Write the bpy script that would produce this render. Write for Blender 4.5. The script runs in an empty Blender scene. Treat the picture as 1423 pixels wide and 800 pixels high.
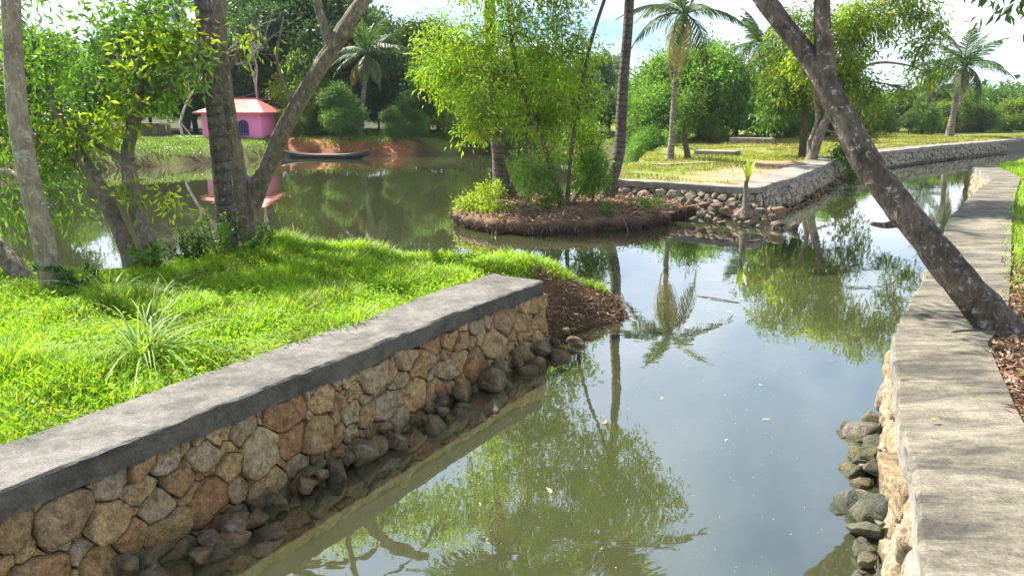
import bpy, bmesh, math, random
import numpy as np
from mathutils import Vector, Matrix

scene = bpy.context.scene
COL = scene.collection
random.seed(7)
R = np.random.default_rng(7)

# ------------------------------------------------------------------ camera
cam_d = bpy.data.cameras.new('camera')
cam_d.sensor_width = 36.0
cam_d.lens = 26.31
cam_d.clip_end = 4000
cam = bpy.data.objects.new('camera', cam_d)
COL.objects.link(cam)
cam.location = (0, 0, 2.5)
cam.rotation_euler = (math.radians(90 - 13.52), 0, 0)
scene.camera = cam

# ------------------------------------------------------------------ sky and sun
SUN_EL, SUN_AZ = math.radians(49), math.radians(-50)      # azimuth from +Y towards +X
world = bpy.data.worlds.new('World')
scene.world = world
world.use_nodes = True
wn = world.node_tree
wn.nodes.clear()


def N(nt, typ, **kw):
    n = nt.nodes.new(typ)
    for k, v in kw.items():
        if k.startswith('i_'):
            key = k[2:].replace('_', ' ')
            n.inputs[key].default_value = v
        else:
            setattr(n, k, v)
    return n


def L(nt, a, b):
    nt.links.new(a, b)


def ramp(nt, stops, fac=None, interp='LINEAR'):
    r = nt.nodes.new('ShaderNodeValToRGB')
    r.color_ramp.interpolation = interp
    el = r.color_ramp.elements
    while len(el) < len(stops):
        el.new(0.5)
    for e, (p, c) in zip(el, stops):
        e.position = p
        e.color = (c[0], c[1], c[2], 1) if hasattr(c, '__len__') else (c, c, c, 1)
    if fac is not None:
        nt.links.new(fac, r.inputs[0])
    return r


def mixc(nt, a, b, fac, mode='MIX'):
    m = nt.nodes.new('ShaderNodeMix')
    m.data_type = 'RGBA'
    m.blend_type = mode
    for sock, val in ((m.inputs[0], fac), (m.inputs[6], a), (m.inputs[7], b)):
        if hasattr(val, 'is_linked'):
            nt.links.new(val, sock)
        elif hasattr(val, '__len__'):
            sock.default_value = (val[0], val[1], val[2], 1)
        else:
            sock.default_value = val
    return m.outputs[2]


def mth(nt, op, a, b=None, clamp=False):
    m = nt.nodes.new('ShaderNodeMath')
    m.operation = op
    m.use_clamp = clamp
    for i, v in enumerate((a, b)):
        if v is None:
            continue
        if hasattr(v, 'is_linked'):
            nt.links.new(v, m.inputs[i])
        else:
            m.inputs[i].default_value = v
    return m.outputs[0]


sky = N(wn, 'ShaderNodeTexSky', sky_type='NISHITA', sun_disc=False, sun_elevation=SUN_EL,
        sun_rotation=SUN_AZ, air_density=1.0, dust_density=0.3, ozone_density=1.6)
tc = N(wn, 'ShaderNodeTexCoord')
sep = N(wn, 'ShaderNodeSeparateXYZ')
L(wn, tc.outputs['Generated'], sep.inputs[0])
den = mth(wn, 'ADD', mth(wn, 'MAXIMUM', sep.outputs[2], 0.0), 0.22)
comb = N(wn, 'ShaderNodeCombineXYZ')
L(wn, mth(wn, 'DIVIDE', sep.outputs[0], den), comb.inputs[0])
L(wn, mth(wn, 'DIVIDE', sep.outputs[1], den), comb.inputs[1])
comb.inputs[2].default_value = 3.1
cn = N(wn, 'ShaderNodeTexNoise', i_Scale=0.85, i_Detail=6.0, i_Roughness=0.55, i_Distortion=0.4)
L(wn, comb.outputs[0], cn.inputs['Vector'])
cr = ramp(wn, [(0.33, 0.0), (0.68, 1.0)], cn.outputs[0])
cloudfac = mth(wn, 'MULTIPLY', cr.outputs[0], 0.85)
gam = N(wn, 'ShaderNodeGamma', i_Gamma=0.62)
L(wn, sky.outputs[0], gam.inputs[0])
skyb = mixc(wn, gam.outputs[0], (0.70, 0.92, 1.12), 1.0, 'MULTIPLY')
skyc = mixc(wn, skyb, (5.2, 5.4, 5.7), cloudfac)
bg = N(wn, 'ShaderNodeBackground')
bg.inputs[1].default_value = 0.105
L(wn, skyc, bg.inputs[0])
wo = N(wn, 'ShaderNodeOutputWorld')
L(wn, bg.outputs[0], wo.inputs[0])

sun_d = bpy.data.lights.new('sun', 'SUN')
sun_d.energy = 5.0
sun_d.angle = math.radians(0.55)
sun_d.color = (1.0, 0.95, 0.86)
sun = bpy.data.objects.new('sun', sun_d)
COL.objects.link(sun)
sd_ = Vector((math.sin(SUN_AZ) * math.cos(SUN_EL), math.cos(SUN_AZ) * math.cos(SUN_EL), math.sin(SUN_EL)))
sun.rotation_euler = sd_.to_track_quat('Z', 'Y').to_euler()
sun.location = (0, 0, 30)

vs = scene.view_settings
vs.view_transform = 'Standard'
vs.look = 'None'
vs.exposure = 1.68
vs.gamma = 1.0
scene.cycles.max_bounces = 7
scene.cycles.diffuse_bounces = 3
scene.cycles.glossy_bounces = 3
scene.cycles.transmission_bounces = 4
scene.cycles.transparent_max_bounces = 6
scene.cycles.sample_clamp_indirect = 6.0
scene.cycles.use_denoising = True


# ================================================================== helpers
def mk(name, V, F, mat=None, parent=None, smooth=False, mi=None):
    """one mesh object from arrays; F is a list of (n,k) index arrays (k = 3 or 4)"""
    V = np.asarray(V, dtype=np.float32).reshape(-1, 3)
    Fs = [np.asarray(f, dtype=np.int32) for f in (F if isinstance(F, list) else [F]) if len(f)]
    me = bpy.data.meshes.new(name)
    me.vertices.add(len(V))
    me.vertices.foreach_set('co', V.ravel())
    tot = np.concatenate([np.full(len(f), f.shape[1], dtype=np.int32) for f in Fs])
    loops = np.concatenate([f.ravel() for f in Fs])
    me.loops.add(len(loops))
    me.loops.foreach_set('vertex_index', loops)
    me.polygons.add(len(tot))
    st = np.concatenate([[0], np.cumsum(tot)[:-1]]).astype(np.int32)
    me.polygons.foreach_set('loop_start', st)
    me.polygons.foreach_set('use_smooth', np.full(len(tot), bool(smooth)))
    if mat is not None:
        for m in (mat if isinstance(mat, (list, tuple)) else [mat]):
            me.materials.append(m)
    if mi is not None:
        me.polygons.foreach_set('material_index', np.asarray(mi, dtype=np.int32))
    me.update(calc_edges=True)
    o = bpy.data.objects.new(name, me)
    COL.objects.link(o)
    if parent is not None:
        o.parent = parent
    return o


def tag(o, label, cat=None, group=None, kind=None):
    if label:
        o['label'] = label
    if cat:
        o['category'] = cat
    if group:
        o['group'] = group
    if kind:
        o['kind'] = kind
    return o


def thing(name, label, cat, loc=(0, 0, 0), rz=0.0, group=None):
    o = bpy.data.objects.new(name, None)
    o.empty_display_size = 0.2
    COL.objects.link(o)
    o.location = loc
    o.rotation_euler = (0, 0, rz)
    return tag(o, label, cat, group)


def copy_thing(root, loc, rz=0.0, scale=1.0, label=None, group=None):
    r = root.copy()
    COL.objects.link(r)
    r.location = loc
    r.rotation_euler = (0, 0, rz)
    r.scale = scale if hasattr(scale, '__len__') else (scale, scale, scale)
    if label:
        r['label'] = label
    if group:
        r['group'] = group
    for ch in list(root.children):
        c = ch.copy()
        COL.objects.link(c)
        c.parent = r
        for g in list(ch.children):
            d = g.copy()
            COL.objects.link(d)
            d.parent = c
    return r


class MB:
    """collects vertices and faces for one mesh"""
    def __init__(self):
        self.v, self.t, self.q, self.n = [], [], [], 0

    def add(self, V, T=None, Q=None):
        V = np.asarray(V, dtype=float).reshape(-1, 3)
        if T is not None and len(T):
            self.t.append(np.asarray(T, dtype=int) + self.n)
        if Q is not None and len(Q):
            self.q.append(np.asarray(Q, dtype=int) + self.n)
        self.v.append(V)
        self.n += len(V)

    def box(self, lo, hi):
        x0, y0, z0 = lo
        x1, y1, z1 = hi
        V = [(x0, y0, z0), (x1, y0, z0), (x1, y1, z0), (x0, y1, z0), (x0, y0, z1), (x1, y0, z1), (x1, y1, z1), (x0, y1, z1)]
        self.add(V, Q=[(3, 2, 1, 0), (4, 5, 6, 7), (0, 1, 5, 4), (1, 2, 6, 5), (2, 3, 7, 6), (3, 0, 4, 7)])

    def build(self, name, mat, parent=None, smooth=False):
        F = []
        if self.t:
            F.append(np.concatenate(self.t))
        if self.q:
            F.append(np.concatenate(self.q))
        return mk(name, np.concatenate(self.v), F, mat, parent, smooth)


_tab = np.random.default_rng(3).random((64, 64, 64))


def vnoise(x, y, z=0.0):
    x, y, z = np.broadcast_arrays(np.asarray(x, float), np.asarray(y, float), np.asarray(z, float))
    xi, yi, zi = np.floor(x).astype(int), np.floor(y).astype(int), np.floor(z).astype(int)
    fx, fy, fz = x - xi, y - yi, z - zi
    fx, fy, fz = fx * fx * (3 - 2 * fx), fy * fy * (3 - 2 * fy), fz * fz * (3 - 2 * fz)
    r = 0
    for a in (0, 1):
        for b in (0, 1):
            for c in (0, 1):
                w = (fx if a else 1 - fx) * (fy if b else 1 - fy) * (fz if c else 1 - fz)
                r = r + w * _tab[(xi + a) % 64, (yi + b) % 64, (zi + c) % 64]
    return r * 2 - 1


def fbm(x, y, z=0.0, o=4):
    r, a = 0, 1.0
    for i in range(o):
        r = r + a * vnoise(np.asarray(x) * 2**i + 7.3 * i, np.asarray(y) * 2**i + 3.1 * i, np.asarray(z) * 2**i)
        a *= 0.5
    return r


def sstep(a, b, x):
    t = np.clip((x - a) / (b - a), 0, 1)
    return t * t * (3 - 2 * t)


def catmull(P, n):
    P = np.asarray(P, float)
    if len(P) == 2:
        t = np.linspace(0, 1, n)[:, None]
        return P[0] * (1 - t) + P[1] * t
    Q = np.vstack([2 * P[0] - P[1], P, 2 * P[-1] - P[-2]])
    seg = len(P) - 1
    t = np.linspace(0, seg, n)
    i = np.minimum(t.astype(int), seg - 1)
    f = (t - i)[:, None]
    a, b, c, d = Q[i], Q[i + 1], Q[i + 2], Q[i + 3]
    return 0.5 * (2 * b + (c - a) * f + (2 * a - 5 * b + 4 * c - d) * f**2 + (3 * b - a - 3 * c + d) * f**3)


def tube(mb, pts, radii, sides=8, rings=12, rough=0.0, freq=3.0, ring_mod=None, seed=0.0, cap=True):
    P = catmull(pts, rings)
    rr = np.interp(np.linspace(0, 1, rings), np.linspace(0, 1, len(radii)), radii)
    T = np.gradient(P, axis=0)
    T /= np.linalg.norm(T, axis=1)[:, None] + 1e-9
    ref = np.array([0, 1.0, 0]) if abs(T[0][1]) < 0.9 else np.array([1.0, 0, 0])
    Bn = np.cross(T, ref)
    Bn /= np.linalg.norm(Bn, axis=1)[:, None] + 1e-9
    Nn = np.cross(Bn, T)
    th = np.linspace(0, 2 * math.pi, sides, endpoint=False)
    s = np.concatenate([[0], np.cumsum(np.linalg.norm(np.diff(P, axis=0), axis=1))])
    rad = np.repeat(rr[:, None], sides, 1)
    if rough:
        nx = np.cos(th)[None, :] * 1.7
        ny = np.sin(th)[None, :] * 1.7
        rad = rad * (1 + rough * fbm(nx * freq * .5 + seed, ny * freq * .5 + seed, s[:, None] * freq * 0.6, 3))
    if ring_mod is not None:
        rad = rad * (1 + ring_mod[1] * np.sin(s[:, None] * ring_mod[0] + 0.6 * np.sin(th)[None, :]))
    V = P[:, None, :] + rad[..., None] * (np.cos(th)[None, :, None] * Bn[:, None, :] + np.sin(th)[None, :, None] * Nn[:, None, :])
    idx = np.arange(rings * sides).reshape(rings, sides)
    a = idx[:-1]
    b = np.roll(idx, -1, 1)[:-1]
    c = np.roll(idx, -1, 1)[1:]
    d = idx[1:]
    Q = np.stack([a, b, c, d], -1).reshape(-1, 4)
    V = V.reshape(-1, 3)
    if cap:
        V = np.vstack([V, P[-1] + T[-1] * rr[-1] * .3, P[0]])
        k = rings * sides
        Tt = [(idx[-1][i], idx[-1][(i + 1) % sides], k) for i in range(sides)]
        Tt += [(idx[0][(i + 1) % sides], idx[0][i], k + 1) for i in range(sides)]
        mb.add(V, Tt, Q)
    else:
        mb.add(V, None, Q)


def unit(v):
    return v / (np.linalg.norm(v, axis=-1, keepdims=True) + 1e-9)


def leaves(mb, pos, d, Ln, W, fold=0.25, curl=0.15, rng=R):
    """leaf quads: base, two side points, tip (two folded triangles each)"""
    n = len(pos)
    d = unit(d)
    rnd = unit(rng.normal(size=(n, 3)))
    side = unit(np.cross(d, rnd))
    nor = np.cross(side, d)
    Ln = np.broadcast_to(Ln, (n,))[:, None]
    W = np.broadcast_to(W, (n,))[:, None]
    mid = pos + d * Ln * 0.45
    tip = pos + d * Ln - nor * Ln * curl
    a = mid + side * W * .5 + nor * W * fold
    b = mid - side * W * .5 + nor * W * fold
    V = np.stack([pos, a, tip, b], 1).reshape(-1, 3)
    i = np.arange(n)[:, None] * 4
    T = np.concatenate([i + np.array([0, 2, 1]), i + np.array([0, 3, 2])])
    mb.add(V, T)


def sph(n, rng, shell=0.45):
    d = unit(rng.normal(size=(n, 3)))
    return d * (rng.random(n) ** shell)[:, None]


# ================================================================== materials
def new_mat(name):
    m = bpy.data.materials.new(name)
    m.use_nodes = True
    nt = m.node_tree
    nt.nodes.clear()
    out = nt.nodes.new('ShaderNodeOutputMaterial')
    return m, nt, out


def bump(nt, h, strength=0.5, dist=0.02):
    b = N(nt, 'ShaderNodeBump', i_Strength=strength, i_Distance=dist)
    L(nt, h, b.inputs['Height'])
    return b.outputs[0]


def noise(nt, vec, scale, detail=5, rough=0.6, dist=0.0):
    n = N(nt, 'ShaderNodeTexNoise', i_Scale=scale, i_Detail=detail, i_Roughness=rough, i_Distortion=dist)
    if vec is not None:
        L(nt, vec, n.inputs['Vector'])
    return n.outputs[0]


def wpos(nt):
    return N(nt, 'ShaderNodeNewGeometry').outputs['Position']


def principled(nt, out, col, rough=0.8, normal=None, spec=0.3):
    p = nt.nodes.new('ShaderNodeBsdfPrincipled')
    if hasattr(col, 'is_linked'):
        L(nt, col, p.inputs['Base Color'])
    else:
        p.inputs['Base Color'].default_value = (*col, 1)
    if hasattr(rough, 'is_linked'):
        L(nt, rough, p.inputs['Roughness'])
    else:
        p.inputs['Roughness'].default_value = rough
    p.inputs['Specular IOR Level'].default_value = spec
    if normal is not None:
        L(nt, normal, p.inputs['Normal'])
    if out is not None:
        L(nt, p.outputs[0], out.inputs[0])
    return p


def plain(name, col, rough=0.7, nscale=8.0, var=0.35, bstr=0.3, bdist=0.01):
    m, nt, out = new_mat(name)
    v = wpos(nt)
    n1 = noise(nt, v, nscale)
    n2 = noise(nt, v, nscale * 6)
    c = mixc(nt, tuple(x * (1 - var) for x in col), tuple(min(1, x * (1 + var)) for x in col), n1)
    c = mixc(nt, c, (0.5, 0.5, 0.5), 0.12, 'OVERLAY')
    principled(nt, out, c, rough, bump(nt, n2, bstr, bdist))
    return m


def leaf_mat(name, cols, trans=0.38, patch=0.5, yellow=None, rough=0.5):
    """cols: dark, mid, light"""
    m, nt, out = new_mat(name)
    g = N(nt, 'ShaderNodeNewGeometry')
    r = ramp(nt, [(0.0, cols[0]), (0.45, cols[1]), (0.9, cols[2])], g.outputs['Random Per Island'])
    col = r.outputs[0]
    n = noise(nt, g.outputs['Position'], patch, 2)
    big = ramp(nt, [(0.3, 0.55), (0.7, 1.35)], n)
    col = mixc(nt, col, big.outputs[0], 1.0, 'MULTIPLY')
    if yellow:
        y = ramp(nt, [(1 - yellow[1], 0.0), (1 - yellow[1] + 0.01, 1.0)], g.outputs['Random Per Island'])
        col = mixc(nt, col, yellow[0], y.outputs[0])
    p = principled(nt, None, col, rough, spec=0.35)
    t = N(nt, 'ShaderNodeBsdfTranslucent')
    tcol = mixc(nt, col, (1.25, 1.2, 0.55), 1.0, 'MULTIPLY')
    L(nt, tcol, t.inputs[0])
    ms = N(nt, 'ShaderNodeMixShader')
    ms.inputs[0].default_value = trans
    L(nt, p.outputs[0], ms.inputs[1])
    L(nt, t.outputs[0], ms.inputs[2])
    L(nt, ms.outputs[0], out.inputs[0])
    return m


def bark_mat(name, dark, light, lichen=0.0, scale=6.0, bstr=0.8, lich_col=(0.5, 0.5, 0.45), rings=0.0):
    m, nt, out = new_mat(name)
    v = wpos(nt)
    mp = N(nt, 'ShaderNodeMapping')
    mp.inputs['Scale'].default_value = (1, 1, 0.35)
    L(nt, v, mp.inputs[0])
    n1 = noise(nt, mp.outputs[0], scale * 3, 6, 0.65, 0.6)
    n2 = noise(nt, v, scale * 0.5, 4)
    n3 = noise(nt, mp.outputs[0], scale * 9, 4)
    c = ramp(nt, [(0.3, dark), (0.7, light)], n1).outputs[0]
    c = mixc(nt, c, tuple(x * 0.5 for x in dark), ramp(nt, [(0.45, 0.0), (0.7, 0.6)], n2).outputs[0])
    h = mth(nt, 'ADD', n1, mth(nt, 'MULTIPLY', n3, 0.5))
    if rings:
        sp = N(nt, 'ShaderNodeSeparateXYZ')
        L(nt, v, sp.inputs[0])
        w = mth(nt, 'SINE', mth(nt, 'ADD', mth(nt, 'MULTIPLY', sp.outputs[2], rings), mth(nt, 'MULTIPLY', n2, 9.0)))
        rg = ramp(nt, [(0.62, 0.0), (0.95, 0.75)], mth(nt, 'ADD', mth(nt, 'MULTIPLY', w, 0.5), 0.5)).outputs[0]
        c = mixc(nt, c, tuple(x * 0.7 for x in dark), mth(nt, 'MULTIPLY', rg, 0.7))
        h = mth(nt, 'SUBTRACT', h, mth(nt, 'MULTIPLY', rg, 0.5))
    if lichen:
        n4 = noise(nt, v, scale * 1.9, 7, 0.72, 0.5)
        lf = ramp(nt, [(1 - lichen - .02, 0.0), (1 - lichen + 0.04, 0.85)], n4).outputs[0]
        c = mixc(nt, c, lich_col, lf)
    principled(nt, out, c, 0.9, bump(nt, h, bstr, 0.04), 0.2)
    return m


def stone_mat(name, cols, wet=0.18, wetcol=(0.04, 0.036, 0.02), bright=1.0):
    m, nt, out = new_mat(name)
    oi = N(nt, 'ShaderNodeObjectInfo')
    g = N(nt, 'ShaderNodeNewGeometry')
    v = g.outputs['Position']
    k = len(cols)
    base = ramp(nt, [((i + 0.5) / k, c) for i, c in enumerate(cols)], oi.outputs['Random']).outputs[0]
    n1 = noise(nt, v, 5.0, 6, 0.6, 0.8)
    n2 = noise(nt, v, 22.0, 6, 0.7)
    n3 = noise(nt, v, 90.0, 4, 0.7)
    c = mixc(nt, base, tuple(x * 0.42 for x in cols[0]), ramp(nt, [(0.5, 0.0), (0.75, 0.8)], n1).outputs[0])
    c = mixc(nt, c, (0.26 * bright, 0.235 * bright, 0.19 * bright), ramp(nt, [(0.28, 0.6), (0.45, 0.0)], n1).outputs[0])
    c = mixc(nt, c, ramp(nt, [(0.3, 0.38), (0.7, 1.65)], n2).outputs[0], 1.0, 'MULTIPLY')
    c = mixc(nt, c, ramp(nt, [(0.3, 0.55), (0.7, 1.4)], n3).outputs[0], 1.0, 'MULTIPLY')
    sp = N(nt, 'ShaderNodeSeparateXYZ')
    L(nt, v, sp.inputs[0])
    zz = mth(nt, 'ADD', sp.outputs[2], mth(nt, 'MULTIPLY', n1, 0.12))
    wf = ramp(nt, [(0.0, 0.9), (1.0, 0.0)], mth(nt, 'DIVIDE', zz, wet + 0.06, True)).outputs[0]
    c = mixc(nt, c, wetcol, wf)
    h = mth(nt, 'ADD', mth(nt, 'MULTIPLY', n2, 1.0), mth(nt, 'MULTIPLY', n3, 0.35))
    rg = ramp(nt, [(0.0, 0.85), (1.0, 0.45)], wf).outputs[0]
    principled(nt, out, c, rg, bump(nt, h, 0.9, 0.045), 0.35)
    return m


def concrete_mat(name, base, stain, amount=0.5, streak=(1, 1, 1), bstr=0.4):
    m, nt, out = new_mat(name)
    v = wpos(nt)
    mp = N(nt, 'ShaderNodeMapping')
    mp.inputs['Scale'].default_value = streak
    L(nt, v, mp.inputs[0])
    n1 = noise(nt, mp.outputs[0], 1.6, 7, 0.68, 0.5)
    n2 = noise(nt, v, 14.0, 6, 0.7)
    n3 = noise(nt, v, 70.0, 5, 0.75)
    n4 = noise(nt, mp.outputs[0], 5.5, 6, 0.7, 0.3)
    f = mth(nt, 'ADD', mth(nt, 'MULTIPLY', n1, 0.65), mth(nt, 'MULTIPLY', n4, 0.35))
    c = mixc(nt, base, stain, ramp(nt, [(0.60 - amount * 0.3, 0.0), (0.74 - amount * 0.2, 0.92)], f).outputs[0])
    c = mixc(nt, c, ramp(nt, [(0.3, 0.72), (0.7, 1.22)], n2).outputs[0], 1.0, 'MULTIPLY')
    c = mixc(nt, c, ramp(nt, [(0.34, 0.62), (0.6, 1.12)], n3).outputs[0], 1.0, 'MULTIPLY')
    h = mth(nt, 'ADD', mth(nt, 'MULTIPLY', n3, 0.5), n2)
    principled(nt, out, c, 0.92, bump(nt, h, bstr, 0.02), 0.2)
    return m


M = {}
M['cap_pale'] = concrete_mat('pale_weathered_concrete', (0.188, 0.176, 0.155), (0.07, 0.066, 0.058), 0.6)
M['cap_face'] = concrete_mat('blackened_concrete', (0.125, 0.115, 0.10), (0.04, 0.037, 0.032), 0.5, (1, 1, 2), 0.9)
M['cap_stain'] = concrete_mat('streaked_concrete', (0.25, 0.222, 0.165), (0.055, 0.05, 0.043), 0.72, (0.55, 2.2, 1))
M['cap_face2'] = concrete_mat('grey_concrete_side', (0.26, 0.245, 0.21), (0.08, 0.075, 0.07), 0.55, (1, 1, 2), 0.7)
M['cap_far'] = concrete_mat('weathered_concrete_far', (0.27, 0.24, 0.20), (0.12, 0.105, 0.09), 0.5)
M['mortar'] = plain('dark_mortar', (0.045, 0.036, 0.026), 0.95, 9, 0.4, 0.8, 0.03)
M['mortar_pale'] = plain('cream_mortar', (0.27, 0.215, 0.14), 0.95, 7, 0.4, 0.8, 0.03)
M['mortar_far'] = plain('grey_mortar', (0.14, 0.12, 0.095), 0.95, 5, 0.4, 0.8, 0.03)
M['stone'] = stone_mat('brown_wall_stone', [(0.31, 0.20, 0.085), (0.40, 0.265, 0.115), (0.34, 0.265, 0.155), (0.29, 0.155, 0.065), (0.45, 0.32, 0.15), (0.31, 0.245, 0.155)])
M['stone_cream'] = stone_mat('cream_wall_stone', [(0.27, 0.185, 0.095), (0.34, 0.28, 0.19), (0.31, 0.21, 0.09), (0.38, 0.32, 0.23)], 0.12, bright=1.2)
M['stone_far'] = stone_mat('grey_buff_wall_stone', [(0.24, 0.205, 0.16), (0.34, 0.29, 0.22), (0.29, 0.24, 0.17), (0.38, 0.32, 0.24)], 0.16, bright=1.1)
M['rubble'] = stone_mat('rubble_stone', [(0.18, 0.12, 0.058), (0.13, 0.10, 0.055), (0.20, 0.13, 0.065), (0.10, 0.085, 0.048)], 0.06, (0.035, 0.03, 0.017))
M['rubble_dark'] = stone_mat('mossy_dark_rubble', [(0.10, 0.098, 0.065), (0.065, 0.072, 0.052), (0.125, 0.11, 0.05), (0.16, 0.135, 0.10)], 0.03, (0.04, 0.045, 0.02))
M['rubble_far'] = stone_mat('red_brown_rubble', [(0.25, 0.155, 0.095), (0.19, 0.15, 0.12), (0.30, 0.20, 0.13), (0.15, 0.125, 0.10)], 0.1)
M['bark_pale'] = bark_mat('pale_grey_bark', (0.16, 0.12, 0.085), (0.40, 0.33, 0.25), 0.44, 7, 0.5, (0.42, 0.38, 0.30))
M['bark_grey'] = bark_mat('grey_fissured_bark', (0.10, 0.078, 0.056), (0.32, 0.265, 0.20), 0.42, 7, 1.0, (0.36, 0.34, 0.28))
M['bark_lichen'] = bark_mat('dark_bark_with_lichen', (0.06, 0.046, 0.035), (0.22, 0.18, 0.14), 0.415, 7, 1.0, (0.46, 0.44, 0.39))
M['bark_palm_dark'] = bark_mat('dark_ringed_palm_bark', (0.07, 0.058, 0.047), (0.21, 0.18, 0.15), 0.42, 9, 0.9, (0.24, 0.22, 0.20), 46)
M['bark_palm'] = bark_mat('grey_ringed_palm_bark', (0.15, 0.125, 0.10), (0.34, 0.30, 0.25), 0.2, 8, 0.7, (0.42, 0.40, 0.35), 40)
M['bark_brown'] = bark_mat('brown_twig_bark', (0.07, 0.05, 0.035), (0.18, 0.14, 0.10), 0.0, 8, 0.5)
M['bark_white'] = bark_mat('bleached_bare_wood', (0.34, 0.32, 0.29), (0.60, 0.57, 0.52), 0.0, 8, 0.3)
M['leaf_lime'] = leaf_mat('lime_leaf', [(0.14, 0.27, 0.018), (0.22, 0.38, 0.025), (0.34, 0.48, 0.04)], 0.52, 0.9, ((0.50, 0.36, 0.03), 0.03))
M['leaf_mid'] = leaf_mat('mid_green_leaf', [(0.055, 0.125, 0.02), (0.09, 0.19, 0.03), (0.15, 0.26, 0.045)], 0.42, 0.7)
M['leaf_dark'] = leaf_mat('dark_green_leaf', [(0.042, 0.098, 0.028), (0.07, 0.14, 0.036), (0.11, 0.19, 0.046)], 0.3, 0.5)
M['leaf_bright'] = leaf_mat('bright_green_leaf', [(0.08, 0.19, 0.025), (0.13, 0.27, 0.035), (0.20, 0.35, 0.05)], 0.46, 0.6)
M['leaf_olive'] = leaf_mat('olive_leaf', [(0.085, 0.165, 0.025), (0.15, 0.25, 0.035), (0.24, 0.33, 0.05)], 0.5, 0.9, ((0.52, 0.42, 0.03), 0.03))
M['leaf_yellow'] = leaf_mat('yellow_green_leaf', [(0.15, 0.27, 0.02), (0.27, 0.39, 0.03), (0.42, 0.49, 0.04)], 0.5, 1.2)  # weeds and sapling, and the sunlit tone of the extra crown sprays
M['leaf_blue'] = leaf_mat('deep_green_leaf', [(0.032, 0.085, 0.023), (0.052, 0.12, 0.03), (0.09, 0.175, 0.045)], 0.33, 0.9)
M['frond'] = leaf_mat('palm_frond', [(0.035, 0.08, 0.02), (0.06, 0.12, 0.03), (0.11, 0.17, 0.045)], 0.35, 0.8)
M['frond_dry'] = leaf_mat('dry_palm_frond', [(0.22, 0.20, 0.07), (0.33, 0.29, 0.12), (0.42, 0.34, 0.16)], 0.3, 0.8)
M['grass'] = leaf_mat('lush_grass', [(0.145, 0.29, 0.012), (0.24, 0.42, 0.018), (0.37, 0.53, 0.035)], 0.5, 1.3, ((0.42, 0.36, 0.09), 0.05))
M['grass_tall'] = leaf_mat('tall_grass', [(0.14, 0.26, 0.03), (0.22, 0.36, 0.06), (0.34, 0.46, 0.12)], 0.45, 1.3)
M['grass_dry'] = leaf_mat('short_lawn_grass', [(0.13, 0.17, 0.02), (0.22, 0.26, 0.03), (0.33, 0.34, 0.06)], 0.4, 0.5, ((0.42, 0.33, 0.12), 0.14))
M['grass_far'] = leaf_mat('rough_bank_grass', [(0.09, 0.17, 0.02), (0.14, 0.24, 0.03), (0.22, 0.31, 0.05)], 0.4, 0.6)
M['litter'] = leaf_mat('dry_leaf_litter', [(0.13, 0.07, 0.04), (0.24, 0.14, 0.085), (0.42, 0.28, 0.19)], 0.1, 3.0)
M['root'] = leaf_mat('dry_root_fibre', [(0.03, 0.02, 0.014), (0.06, 0.038, 0.024), (0.16, 0.11, 0.07)], 0.0, 4.0)
M['leaf_fallen'] = leaf_mat('fallen_yellow_leaf', [(0.45, 0.33, 0.08), (0.55, 0.47, 0.20), (0.5, 0.5, 0.3)], 0.1, 4.0)


def ground_mat():
    m, nt, out = new_mat('ground_soil')
    a = N(nt, 'ShaderNodeVertexColor', layer_name='zone')
    v = wpos(nt)
    n1 = noise(nt, v, 1.3, 6)
    n2 = noise(nt, v, 12.0, 6, 0.7)
    c = mixc(nt, a.outputs[0], ramp(nt, [(0.3, 0.65), (0.7, 1.35)], n1).outputs[0], 1.0, 'MULTIPLY')
    c = mixc(nt, c, ramp(nt, [(0.3, 0.6), (0.7, 1.4)], n2).outputs[0], 1.0, 'MULTIPLY')
    principled(nt, out, c, 0.95, bump(nt, n2, 0.8, 0.05), 0.15)
    return m


def water_mat():
    m, nt, out = new_mat('murky_water')
    v = wpos(nt)
    n1 = noise(nt, v, 2.2, 3, 0.5)
    n2 = noise(nt, v, 9.0, 2, 0.5)
    h = mth(nt, 'ADD', n1, mth(nt, 'MULTIPLY', n2, 0.12))
    nb = bump(nt, h, 0.028, 0.05)
    big = noise(nt, v, 0.35, 3)
    col = mixc(nt, (0.060, 0.068, 0.026), (0.074, 0.078, 0.034), big)
    d = N(nt, 'ShaderNodeBsdfDiffuse')
    L(nt, col, d.inputs[0])
    t = N(nt, 'ShaderNodeBsdfTransparent')
    t.inputs[0].default_value = (0.75, 0.68, 0.45, 1)
    body = N(nt, 'ShaderNodeMixShader')
    dep = N(nt, 'ShaderNodeAttribute', attribute_name='depth')
    L(nt, mth(nt, 'SUBTRACT', 1.0, mth(nt, 'POWER', 2.718, mth(nt, 'MULTIPLY', dep.outputs['Fac'], -1.9))), body.inputs[0])
    L(nt, t.outputs[0], body.inputs[1])
    L(nt, d.outputs[0], body.inputs[2])
    gl = N(nt, 'ShaderNodeBsdfGlossy', i_Roughness=0.012)
    gl.inputs[0].default_value = (1, 1, 1, 1)
    L(nt, nb, gl.inputs['Normal'])
    fr = N(nt, 'ShaderNodeFresnel', i_IOR=1.6)
    L(nt, nb, fr.inputs['Normal'])
    ms = N(nt, 'ShaderNodeMixShader')
    L(nt, mth(nt, 'POWER', fr.outputs[0], 0.46), ms.inputs[0])
    L(nt, body.outputs[0], ms.inputs[1])
    L(nt, gl.outputs[0], ms.inputs[2])
    L(nt, ms.outputs[0], out.inputs[0])
    return m


M['ground'] = ground_mat()
M['water'] = water_mat()

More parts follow.
